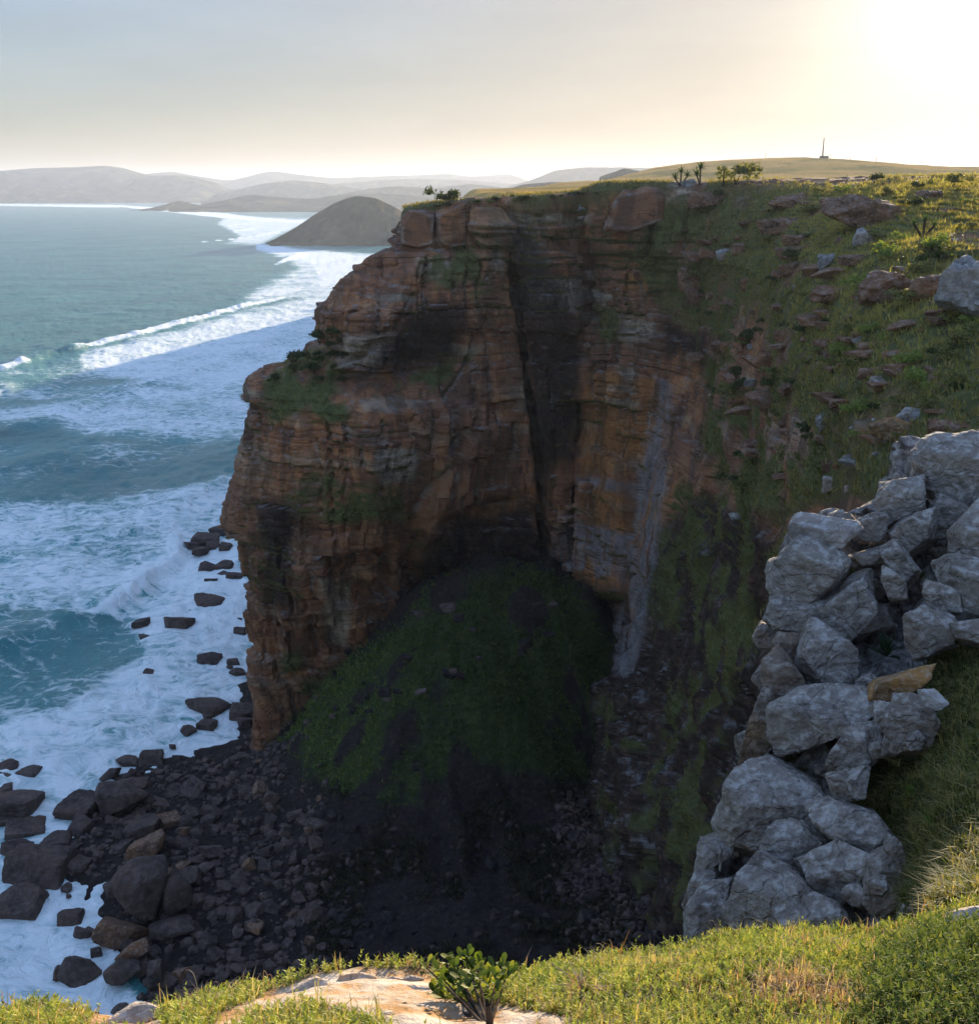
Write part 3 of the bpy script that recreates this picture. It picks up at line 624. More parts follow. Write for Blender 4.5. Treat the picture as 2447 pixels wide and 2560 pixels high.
def mat_sea():
    m = Mat('sea_water'); P = m.P(); f = m.attr('foam')
    st = m.scale(P, (0.8, 1.0, 0.0))
    w = m.n('VectorMath', {0: st, 1: m.scale(m.n('TexNoise', {'Vector': st, 'Scale': 0.12, 'Detail': 5}).outputs[1], (11, 11, 0))}, operation='ADD').outputs[0]
    lace = m.n('TexVoronoi', {'Vector': w, 'Scale': 0.20}, feature='DISTANCE_TO_EDGE').outputs[0]
    lace2 = m.n('TexVoronoi', {'Vector': w, 'Scale': 0.62}, feature='DISTANCE_TO_EDGE').outputs[0]
    net = m.math('MAXIMUM', m.ramp(lace, [(0.0, 1.0), (0.26, 0.0)]), m.math('MULTIPLY', m.ramp(lace2, [(0.0, 1.0), (0.32, 0.0)]), 0.8))
    nz = m.noise(w, 0.30, 8, 0.70); lowf = m.noise(st, 0.035, 5, 0.6)
    pat = m.math('ADD', m.math('ADD', m.math('MULTIPLY', m.math('SUBTRACT', net, 0.35), 0.42), m.math('MULTIPLY', m.math('SUBTRACT', nz, 0.5), 1.5)), m.math('MULTIPLY', m.math('SUBTRACT', lowf, 0.5), 1.3))
    t = m.math('ADD', m.math('MULTIPLY', f, 1.1), m.math('SUBTRACT', pat, 0.60))
    fo = m.math('MULTIPLY', m.ramp(t, [(0.0, 0.0), (0.22, 0.6), (0.45, 1.0)]), m.ramp(f, [(0.04, 0.0), (0.30, 1.0)]))
    rip = m.math('ADD', m.noise(m.scale(P, (1, 0.8, 1)), 0.22, 8, 0.66), m.math('MULTIPLY', m.noise(P, 1.6, 5, 0.6), 0.3))
    wind = m.noise(m.scale(P, (0.5, 1.0, 1)), 0.02, 6, 0.65)
    deep = m.ramp(wind, [(0.35, (0.040, 0.16, 0.160)), (0.65, (0.085, 0.255, 0.240))])
    deep = m.mix(m.ramp(f, [(0.1, 0.0), (0.8, 0.8)]), deep, (0.13, 0.42, 0.41))
    nrm = m.bump(rip, 0.9, 1.6)
    wat = m.n('BsdfPrincipled', {'Base Color': deep, 'Roughness': 0.30, 'IOR': 1.33, 'Specular IOR Level': 0.28, 'Normal': nrm})
    fn = m.bump(m.math('ADD', nz, m.math('MULTIPLY', net, 0.4)), 0.8, 1.0)
    foa = m.n('BsdfPrincipled', {'Base Color': m.ramp(nz, [(0.3, (0.66, 0.78, 0.77)), (0.55, (0.88, 0.93, 0.90))]), 'Roughness': 0.85, 'Normal': fn, 'Specular IOR Level': 0.1})
    ms = m.n('MixShader', {0: fo, 1: wat.outputs[0], 2: foa.outputs[0]})
    m.t.links.new(ms.outputs[0], m.out.inputs[0]); return m.m
MAT['sea'] = mat_sea()
mk('sea', np.stack([X, Y_, zs], -1), grid_faces(len(azs), len(rs)), MAT['sea'], True, {'foam': foam.ravel()}, kind='structure')


# ------------------------------------------------------------------ rocks: convex blocks cut by planes, roughened
import bmesh
from mathutils import Matrix, Vector, Euler
RNG = np.random.default_rng(7)
ICO = {}
def ico(sub):
    if sub not in ICO:
        bm = bmesh.new(); bmesh.ops.create_icosphere(bm, subdivisions=sub, radius=1.0)
        V = np.array([v.co[:] for v in bm.verts]); V /= np.linalg.norm(V, axis=1, keepdims=True)
        ICO[sub] = (V, np.array([[v.index for v in f.verts] for f in bm.faces])); bm.free()
    return ICO[sub]

def carve(nrm, dist, sub=4, p=16, rough=0.05, seed=0, freq=1.0, grooves=0.0):
    """surface of the solid bounded by the planes, softened edges, weathered; returns vertices and faces"""
    d, Fc = ico(sub); nrm = np.asarray(nrm, float); nrm = nrm / np.linalg.norm(nrm, axis=1, keepdims=True)
    q = np.maximum(d @ nrm.T, 0) / np.asarray(dist, float)[None, :]
    m = q.max(1, keepdims=True); r = 1.0 / (m[:, 0] * ((q / m) ** p).sum(1) ** (1.0 / p))
    V = d * r[:, None]; size = float(np.median(r))
    n1 = fbm(V / size * 1.1 * freq + seed * 3.1, 4, 300 + seed % 50, 0.55)
    n2 = np.abs(fbm(V / size * 2.6 * freq + seed * 1.7, 3, 340 + seed % 50))
    n3 = fbm(V / size * 7.0 * freq + seed, 3, 370 + seed % 50); k = 1 + rough * (1.6 * n1 - 1.1 * n2 + 0.4 * n3)
    if grooves: k = k - grooves * sstep(0.75, 1.0, np.abs(np.sin(V[:, 2] / size * 5.0 + 2 * n1 + seed)))
    if grooves:
        rj = np.random.default_rng(seed + 5)
        for _ in range(2):
            nj = rj.normal(0, 1, 3); nj[2] *= 1.5; nj /= np.linalg.norm(nj)
            k = k - grooves * 2.6 * sstep(0.955, 1.0, np.abs(np.sin(V @ nj / size * 1.5 + rj.uniform(0, 3) + 0.9 * n1)))
    return V * k[:, None], Fc

def mat_rock(name, lo, mid, hi, lichen=(0.5, 0.5, 0.47), lich=0.5, warm=(0.20, 0.10, 0.04), wrm=0.3, sc=1.0, bdist=0.06):
    m = Mat(name); P = m.P(); oi = m.n('ObjectInfo').outputs['Random']
    v = m.n('VectorMath', {0: P, 1: m.n('CombineXYZ', {0: m.math('MULTIPLY', oi, 37.0)}).outputs[0]}, operation='ADD').outputs[0]
    a = m.noise(v, 0.9 * sc, 6, 0.66); b = m.noise(v, 4.0 * sc, 7, 0.66); c = m.noise(v, 0.45 * sc, 4, 0.6)
    col = m.ramp(m.math('ADD', m.math('MULTIPLY', a, 0.6), m.math('MULTIPLY', b, 0.4)), [(0.34, lo), (0.5, mid), (0.66, hi)])
    col = m.mix(m.math('MULTIPLY', m.ramp(c, [(0.48, 0.0), (0.62, 1.0)]), wrm), col, warm)
    nz = m.n('SeparateXYZ', {0: m.n('NewGeometry').outputs['Normal']}).outputs[2]
    lf = m.math('MULTIPLY', m.math('ADD', 0.35, m.math('MULTIPLY', nz, 0.65), clamp=True), m.ramp(b, [(0.50, 0.0), (0.60, 1.0)]))
    col = m.mix(m.math('MULTIPLY', lf, lich), col, lichen)
    col = m.mix(m.math('MULTIPLY', m.math('SUBTRACT', oi, 0.5), 0.5), col, (0.5, 0.5, 0.5), 'MULTIPLY')
    wv = m.n('VectorMath', {0: v, 1: m.scale(m.n('TexNoise', {'Vector': v, 'Scale': 0.8 * sc, 'Detail': 5}).outputs[1], (1.6 / sc, 1.6 / sc, 1.6 / sc))}, operation='ADD').outputs[0]
    cr = m.n('TexVoronoi', {'Vector': m.scale(wv, (1, 1, 2.2)), 'Scale': 0.55 * sc}, feature='DISTANCE_TO_EDGE').outputs[0]
    pit = m.n('TexVoronoi', {'Vector': wv, 'Scale': 5.0 * sc}).outputs[0]
    col = m.mix(m.ramp(cr, [(0.0, 0.5), (0.010, 0.0)]), col, (0.03, 0.025, 0.02))
    h = m.math('ADD', m.math('ADD', m.math('MULTIPLY', a, 1.2), m.math('MULTIPLY', b, 0.5)), m.math('ADD', m.math('MULTIPLY', m.ramp(cr, [(0.0, 0.0), (0.03, 1.0)]), 0.16), m.math('MULTIPLY', pit, 0.35)))
    m.bsdf(col, 0.88, m.bump(h, 0.85, bdist), Specular_IOR_Level=0.25); return m.m
MAT['grey_rock'] = mat_rock('grey_lichen_rock', (0.10, 0.082, 0.066), (0.28, 0.245, 0.205), (0.42, 0.385, 0.335), lichen=(0.58, 0.56, 0.51), lich=0.5, wrm=0.5, warm=(0.17, 0.12, 0.08), sc=0.9, bdist=0.32)
MAT['ochre_rock'] = mat_rock('ochre_rock', (0.06, 0.04, 0.025), (0.20, 0.115, 0.05), (0.34, 0.20, 0.08), lichen=(0.4, 0.38, 0.33), lich=0.35, wrm=0.7, warm=(0.36, 0.17, 0.04), sc=1.3)
MAT['rust_rock'] = mat_rock('rust_rock', (0.06, 0.034, 0.022), (0.18, 0.095, 0.052), (0.31, 0.185, 0.11), lichen=(0.3, 0.28, 0.25), lich=0.45, wrm=0.5, warm=(0.22, 0.09, 0.03), sc=0.6, bdist=0.2)
MAT['pale_rock'] = mat_rock('pale_grey_rock', (0.12, 0.11, 0.10), (0.26, 0.245, 0.225), (0.40, 0.38, 0.35), lichen=(0.5, 0.49, 0.46), lich=0.6, wrm=0.35, warm=(0.30, 0.15, 0.06), sc=0.6, bdist=0.15)
MAT['wet_rock'] = mat_rock('wet_dark_rock', (0.026, 0.019, 0.015), (0.088, 0.061, 0.048), (0.165, 0.115, 0.088), lichen=(0.14, 0.13, 0.125), lich=0.25, wrm=0.3, warm=(0.10, 0.045, 0.025), sc=0.35, bdist=0.25)
MAT['brown_rock'] = mat_rock('brown_grey_rock', (0.06, 0.045, 0.034), (0.19, 0.145, 0.105), (0.31, 0.255, 0.20), lichen=(0.45, 0.42, 0.37), lich=0.4, wrm=0.5, warm=(0.24, 0.13, 0.05), sc=0.9, bdist=0.25)
MAT['black_rock'] = mat_rock('wet_shaded_rock', (0.008, 0.007, 0.006), (0.024, 0.019, 0.016), (0.055, 0.042, 0.035), lichen=(0.10, 0.10, 0.095), lich=0.2, wrm=0.3, warm=(0.05, 0.028, 0.016), sc=0.35, bdist=0.25)  # wet rock, with the deep shade of the inner cove in its colour
MAT['ledge_rock'] = mat_rock('beige_ledge_rock', (0.22, 0.17, 0.13), (0.40, 0.34, 0.28), (0.55, 0.50, 0.43), lichen=(0.6, 0.58, 0.54), lich=0.4, wrm=0.75, warm=(0.42, 0.20, 0.05), sc=5.0, bdist=0.02)

def traced(poly, Y, thick=0.8, mat='grey_rock', sub=4, rough=0.06, p=14, name='boulder', label=None, cat='boulder', group=None, seed=None, top=0.55, parent=None, grooves=0.0, freq=1.0, kind=None):
    """a rock whose outline was traced on the photograph, given its own distance, depth and top face"""
    P2 = np.array(poly, float); cx, cy = P2.mean(0); c = at(cx, cy, Y); seed = int(cx * 7 + cy * 13) % 997 if seed is None else seed
    dep = float((c - CAM) @ FW); mpp = dep / FPX
    f = (c - CAM) / np.linalg.norm(c - CAM); r = np.cross(f, [0, 0, 1.0]); r /= np.linalg.norm(r); u = np.cross(r, f)
    q = np.stack([(P2[:, 0] - cx), -(P2[:, 1] - cy)], 1) * mpp
    ctr = 0.5 * (q.min(0) + q.max(0)); q = q - ctr; c = c + r * ctr[0] + u * ctr[1]
    rg = np.random.default_rng(seed); nr, ds = [], []
    area = 0.5 * np.sum(q[:, 0] * np.roll(q[:, 1], -1) - np.roll(q[:, 0], -1) * q[:, 1])
    for a, b in zip(q, np.roll(q, -1, 0)):
        e = b - a
        if np.hypot(*e) < 1e-6: continue
        n = np.array([e[1], -e[0]]) * (1 if area > 0 else -1); n /= np.linalg.norm(n); d = n @ a
        if d < 0.08 * np.hypot(*q.max(0)): continue
        n3 = n[0] * r + n[1] * u + f * rg.uniform(-0.25, 0.25); nr.append(n3); ds.append(d)
    hw, hh = np.ptp(q[:, 0]) / 2, np.ptp(q[:, 1]) / 2; T = thick * (hw + hh)
    fh = np.array([f[0], f[1], 0]); fh /= np.linalg.norm(fh)
    yw = rg.uniform(-0.35, 0.35); fr = -fh * math.cos(yw) + r * math.sin(yw)
    nr += [fr + np.array([0, 0, 0.12]), f, np.array([0, 0, 1.0]) - fh * 0.42 + r * rg.uniform(-0.3, 0.3), -fh + r * rg.choice([-0.9, 0.9]) + np.array([0, 0, 0.1]), -fh * 0.8 - np.array([0, 0, 0.8])]
    ds += [T * 0.5, T * 0.6, hh * (0.35 + top), T * 0.62 + hw * 0.12, (T + hh) * 0.52]
    for _ in range(5): nr.append(-f + rg.normal(0, .7, 3)); ds.append((T * .5 + .25 * (hw + hh)) * rg.uniform(.72, .95))
    V, Fc = carve(nr, ds, sub, p, rough, seed, freq, grooves)
    me = mk(name, V, Fc, MAT[mat], False, data_only=True)
    o = link(name, me, parent, label, cat, group, kind); o.location = c
    return o

# rock prototypes for boulders that are copied about
PROTO = []
for k in range(12):
    rg = np.random.default_rng(500 + k)
    base = np.array([[1, 0, 0], [-1, 0, 0], [0, 1, 0], [0, -1, 0], [0, 0, 1], [0, 0, -1.0]]) + rg.normal(0, 0.22, (6, 3))
    ext = rg.normal(0, 1, (6, 3)); ds = list(rg.uniform(0.72, 1.0, 6) * np.array([1, 1, 1, 1, .8, .8])) + list(rg.uniform(0.85, 1.15, 6))
    PROTO.append(carve(np.concatenate([base, ext]), ds, 4, 60, 0.055, 600 + k))
PMESH = {}
def proto_mesh(k, mat):
    if (k, mat) not in PMESH: PMESH[(k, mat)] = mk('boulder', PROTO[k][0], PROTO[k][1], MAT[mat], False, data_only=True)
    return PMESH[(k, mat)]

def ground_hit(px, py):
    p = atz(px, py, 2.0)
    for _ in range(6): p = atz(px, py, max(float(talus_z(p[0:1], p[1:2])[0]), 0.0))
    return p
# ---- rocks standing in the surf and the large blocks of the shore heap: (px, py, width, height, tilt, label)
GRP_SURF = 'dark rocks washed by the surf'
SURF = [(526,1766,92,36,0.1),(604,1779,52,40,0.4),(613,1806,32,28,0),(521,1790,26,14,0.3),(515,1810,44,22,-.2),(469,1825,32,15,0.6),(379,1893,52,30,0),(324,1901,46,20,.3),(442,1893,22,14,0),(431,1866,16,9,.4),
 (12,1922,60,20,.1),(8,1945,44,18,0),(76,1930,50,20,.2),(6,1975,48,22,-.1),(38,2011,112,50,-.1),(18,2055,50,24,0),(62,2074,110,40,.1),(39,2125,70,46,.4),(101,2164,134,92,-.2),(57,2252,104,66,.25),(180,2287,62,25,0),(221,1989,34,20,.1),
 (193,2024,92,56,-.2),(206,2068,60,42,0),(145,2107,66,50,.2),(197,2164,50,36,0),(201,2333,28,18,.5),(223,2331,26,22,.6),(239,2381,28,26,0),(193,2431,90,60,.7),(155,2429,36,26,.7),(307,2523,38,28,.2),(230,2541,36,30,.4),(385,2493,28,24,0),(166,2221,24,16,.3),(172,2240,12,8,0),
 (550,1325,40,24,0),(515,1347,62,30,.2),(480,1362,30,14,.1),(504,1375,28,18,0),(563,1366,30,26,0),(530,1362,30,20,.3),(522,1422,38,30,.1),(563,1416,46,36,0),(530,1453,36,22,0),(590,1444,40,28,.1),(555,1440,26,16,0),(530,1507,70,32,.1),(478,1524,26,7,0),(353,1556,38,22,-.3),(450,1560,62,40,-.1),(362,1590,28,8,0),(410,1586,20,11,.3),
 (522,1649,58,32,.2),(582,1655,28,14,0),(597,1679,32,18,.4),(604,1575,34,22,0),(380,1683,36,14,.2),(574,1292,18,8,0),(600,1550,14,9,0),(575,1668,14,10,0),(625,1690,16,9,0)]
SURF_ONE = {(526, 1766): 'broad flat topped brown rock in foam near the cliff foot', (530, 1507): 'wide jagged rock alone in foam beside the lower cliff wall', (450, 1560): 'large tilted brown rock in open foam, biggest of the rocks below the wave', (353, 1556): 'small slanting rock right in front of the breaking wave', (522, 1649): 'wedge shaped brown rock in open foam under the cliff wall',
 (101, 2164): 'big rounded rock streaming with foam off the heap', (57, 2252): 'bulky black rock awash in foam below the big rounded rock', (180, 2287): 'low flat black rock alone in foam', (193, 2431): 'tall fin shaped rock leaning out of the surf', (155, 2429): 'small dark splinter of rock beside the fin shaped rock', (379, 1893): 'square dark rock just off the upper heap edge', (38, 2011): 'long low black rock lying across the surf', (193, 2024): 'large sloping rock joined to the heap tip by smaller stones', (604, 1779): 'pale sided rock against the cliff base'}
for i, (px, py, w, h, tl) in enumerate(SURF):
    c = atz(px, py + h * 0.12, 0.1); dep = float((c - CAM) @ FW); m = dep / FPX; rg = np.random.default_rng(900 + i)
    lb, gr = [v for lim, *v in ((1470, 'dark blocky rock in the surf packed against the seaward cliff corner', 'rocks packed against the cliff corner'), (1700, 'small dark rock in open foam below the cliff wall', 'small rocks in foam below the cliff wall'), (1912, 'dark rock in foam between the cliff corner and the tip of the boulder heap', 'rocks between cliff corner and heap'), (2245, 'dark wave washed rock off the seaward tip of the boulder heap', 'rocks off the tip of the heap'), (3000, 'dark rock in the surf beside the lower boulder heap', 'rocks beside the lower heap')) if py < lim][0]
    if (px, py) in SURF_ONE: lb, gr = SURF_ONE[(px, py)], None
    o = link('sea_rock', proto_mesh(i % 12, 'wet_rock'), label=lb, cat='rock', group=gr)
    o.location = c; o.scale = (w * m * 0.58, w * m * rg.uniform(0.42, 0.62), h * m * 0.66)
    o.rotation_euler = (rg.uniform(-.12, .12), tl * 0.5 + rg.uniform(-.08, .08), rg.uniform(-0.5, 0.5))
BIGS = [([(240,1985),(262,1952),(310,1958),(365,2006),(310,2024),(258,2038),(246,2015)], 'wet_rock', 'great dark block with a tilted flat top at the tip of the boulder heap'),
 ([(310,2145),(322,2112),(412,2084),(414,2110),(402,2134),(345,2150)], 'rust_rock', 'long tan slab with a pale flat top lying on the boulder heap'),
 ([(275,2165),(340,2140),(432,2150),(436,2190),(404,2250),(395,2300),(355,2290),(290,2215)], 'wet_rock', 'largest house sized boulder at the edge of the boulder heap'),
 ([(410,2205),(445,2170),(478,2230),(470,2270),(420,2292),(404,2260)], 'wet_rock', 'tall dark boulder leaning against the largest boulder of the heap'),
 ([(376,2306),(482,2302),(484,2340),(420,2350),(376,2340)], 'wet_rock', 'long squared dark block lying flat below the largest boulder'),
 ([(290,2385),(330,2358),(365,2352),(366,2380),(318,2408)], 'rust_rock', 'pale olive tilted slab on the boulders beside the surf'),
 ([(260,2420),(300,2400),(350,2410),(345,2440),(300,2465),(262,2450)], 'wet_rock', 'broad dark boulder with foam at its foot below the pale olive slab'),
 ([(366,2450),(376,2402),(412,2404),(408,2450),(392,2474),(368,2468)], 'wet_rock', 'upright dark block standing among boulders beside the broad dark boulder'),
 ([(278,1960),(300,1948),(335,1948),(348,1966),(310,1970)], 'wet_rock', 'flat slab resting on top of the great dark block'),
 ([(245,1945),(275,1922),(302,1924),(290,1945),(258,1952)], 'wet_rock', 'wedge shaped dark rock at the seaward end of the boulder heap')]
for i, (pl, mt, lb) in enumerate(BIGS):
    g = ground_hit(np.mean([a for a, b in pl]), np.max([b for a, b in pl]) - 6)
    traced(pl, g[1], 0.75, mt, 4, 0.06, 18, 'boulder', lb, 'boulder', seed=30 + i)
# ---- the boulder heap: 230 boulders of their own, smaller stones as rubble
HEAP = [(255, 1975), (330, 1930), (480, 1900), (650, 1880), (760, 1930), (900, 2010), (1150, 2040), (1350, 1980), (1500, 2020), (1620, 2120), (1700, 2330), (1560, 2400), (1300, 2450), (1000, 2440), (700, 2480), (430, 2520), (380, 2480), (290, 2400), (300, 2320), (270, 2220), (330, 2180), (240, 2130), (160, 2120), (190, 2050)]
hp = np.array(HEAP); cnt = 0; tries = 0
cand = RNG.uniform([150, 1880], [1700, 2520], (9000, 2)); inm = poly_mask(cand[:, 0], cand[:, 1], HEAP, 0.5) > 0.5
cand = cand[inm]; placed = []
for px, py in cand:
    if cnt >= 240: break
    w = float(np.clip(RNG.lognormal(3.25, 0.42), 13, 70)) * (1.25 if px < 700 else 0.85)
    if py < 1960: w *= 0.55
    if px > 900 and RNG.random() < 0.6: continue
    if any((px - a) ** 2 + (py - b) ** 2 < (0.42 * (w + c)) ** 2 for a, b, c in placed): continue
    placed.append((px, py, w)); g = ground_hit(px, py); dep = float((g - CAM) @ FW); m = dep / FPX
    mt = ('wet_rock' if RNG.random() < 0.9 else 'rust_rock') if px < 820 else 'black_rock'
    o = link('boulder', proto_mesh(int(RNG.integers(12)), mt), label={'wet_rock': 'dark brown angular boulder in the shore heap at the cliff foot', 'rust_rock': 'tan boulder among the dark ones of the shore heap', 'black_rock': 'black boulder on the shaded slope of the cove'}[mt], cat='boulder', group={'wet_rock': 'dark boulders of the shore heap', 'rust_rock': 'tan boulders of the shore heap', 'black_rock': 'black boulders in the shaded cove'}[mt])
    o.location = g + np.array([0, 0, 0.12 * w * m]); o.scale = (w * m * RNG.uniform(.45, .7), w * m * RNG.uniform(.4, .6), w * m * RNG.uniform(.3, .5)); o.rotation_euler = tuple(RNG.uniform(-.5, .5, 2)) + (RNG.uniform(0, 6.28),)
    cnt += 1
def rubble(name, pts, sizes, mat, kind='stuff', label=None, cat=None):
    d, Fc = ico(1); n = len(pts); nv = len(d)
    k = RNG.integers(0, 40, n); shp = np.array([carve(np.concatenate([np.eye(3), -np.eye(3), np.random.default_rng(j).normal(0, 1, (5, 3))]) + np.random.default_rng(j + 50).normal(0, .15, (11, 3)), np.random.default_rng(j + 99).uniform(.6, 1, 11), 1, 20, 0, j)[0] for j in range(40)])
    an = RNG.uniform(0, 6.28, n); ca, sa = np.cos(an), np.sin(an)
    V = shp[k] * (sizes[:, None] * RNG.uniform(.6, 1.1, (n, 3)))[:, None, :]
    V = np.stack([V[..., 0] * ca[:, None] - V[..., 1] * sa[:, None], V[..., 0] * sa[:, None] + V[..., 1] * ca[:, None], V[..., 2]], -1) + np.asarray(pts)[:, None, :]
    F2 = (Fc[None] + (np.arange(n) * nv)[:, None, None]).reshape(-1, 3)
    return mk(name, V.reshape(-1, 3), F2, MAT[mat], False, kind=kind, label=label, cat=cat)
sel = np.nonzero((gz > 0.0).ravel())[0]; sel = RNG.choice(sel, 15500, p=None)
tg_f = tg.ravel()[sel]; rpx = tx.ravel()[sel]; keep = (RNG.random(len(sel)) > tg_f * 0.85) & (RNG.random(len(sel)) < 1 - 0.80 * sstep(650, 1000, rpx)) & (gy.ravel()[sel] < 172); sel = sel[keep]
pts = TG.reshape(-1, 3)[sel] + RNG.normal(0, 0.25, (len(sel), 3)) * np.array([1, 1, 0.2])
seaw = proj(pts)[0] < 820
rsz = RNG.lognormal(-0.85, 0.55, len(sel)).clip(0.2, 1.5)
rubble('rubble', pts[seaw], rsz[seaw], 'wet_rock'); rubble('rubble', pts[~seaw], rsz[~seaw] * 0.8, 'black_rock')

# ---- grey outcrop across the gully, block by block
OUT_ROWS = [1120, 1250, 1310, 1400, 1560, 1700, 1850, 2000, 2120, 2250, 2420]
OUT_L = [2350, 2215, 2010, 1975, 1955, 1940, 1905, 1865, 1825, 1775, 1765]
OUT_Y = [[37, 37, 37.5, 38], [35.5, 36, 36, 36], [33.5, 34, 34, 34], [33, 33, 32.5, 32], [32.5, 31.5, 30, 29], [30.5, 28.2, 26.5, 25], [29, 25.8, 23, 21.5], [27, 25.2, 20, 18.2], [26, 24.6, 17.8, 16], [25, 23, 15.3, 13.8], [24.5, 21.8, 13, 11.8]]
on = []
for py, pl, Ys in zip(OUT_ROWS, OUT_L, OUT_Y):
    k2 = 0.35 if py < 1950 else 0.62
    row = at(np.array([pl, 0.5 * (pl + 2330), 2250, 2350, 2460, 2750.0]), np.full(6, float(py)), np.array([Ys[0], Ys[1], Ys[2] * (1 - k2) + Ys[1] * k2, Ys[2], Ys[3], Ys[3] - 0.8]))
    on.append(np.concatenate([[row[0] + np.array([3.0, 6.0, -9.0]), row[0] + np.array([0.6, 1.6, -1.6])], row], 0))
on = np.array(on); on = np.concatenate([[on[0] + np.array([1.5, 6, -7.0]), on[0] + np.array([0.3, 1.6, -0.8])], on, [on[-1] + np.array([0, 0, -14.0])]], 0)
OB = dens(dens(on, 0, [8, 10] + [25] * 10 + [10]), 1, [10, 10, 70, 56, 30, 20, 12])
ON = normals(OB)
if ON[ON.shape[0] // 2, ON.shape[1] // 2, 1] > 0: ON = -ON
OB = OB + ON * (0.35 * fbm(OB * 0.55, 4, 401) + 0.12 * fbm(OB * 2.5, 3, 402))[..., None]
_q = OB + 0.35 * np.stack([fbm(OB * 0.7, 3, 405), fbm(OB * 0.7, 3, 406), fbm(OB * 0.7, 3, 407)], -1)
_a, _b, _c = _q @ np.array([0.8, 0.3, 0.5]) / 1.15, _q @ np.array([-0.4, 0.85, 0.3]) / 1.3, _q @ np.array([-0.35, -0.4, 0.85]) / 0.95
OB = OB + ON * (0.9 * (hsh(np.floor(_a), np.floor(_b), np.floor(_c), seed=9) - 0.35))[..., None] * sstep(2400, 2200, proj(OB)[0])[..., None]
ox, oy = proj(OB); oxw = ox + 22 * fbm(OB * 0.8, 3, 403); oyw = oy + 22 * fbm(OB * 0.8, 3, 404)
OGRASS = [[(2340, 1640), (2447, 1590), (2800, 1560), (2800, 2500), (2260, 2500), (2265, 2170), (2160, 2060), (2100, 2030), (2150, 1950), (2200, 1890), (2320, 1880), (2350, 1790), (2290, 1720)]]
og = np.maximum.reduce([poly_mask(oxw, oyw, p_, 14) for p_ in OGRASS])
def mat_earth(name, attr, rocky, grn):
    m = Mat(name); P = m.P(); n = m.noise(P, 3.0, 6, 0.7)
    c = m.mix(m.attr(attr), m.ramp(n, rocky), m.ramp(n, grn)); m.bsdf(c, 0.95, m.bump(n, 0.8, 0.08), Specular_IOR_Level=0.15); return m.m
MAT['outcrop'] = mat_earth('outcrop_earth', 'grass', [(0.35, (0.05, 0.042, 0.036)), (0.5, (0.20, 0.18, 0.16)), (0.65, (0.38, 0.36, 0.33))], [(0.3, (0.02, 0.024, 0.009)), (0.7, (0.07, 0.08, 0.028))])
mk('outcrop_slope', OB, grid_faces(*OB.shape[:2]), MAT['outcrop'], False, {'grass': og.ravel()}, kind='structure')
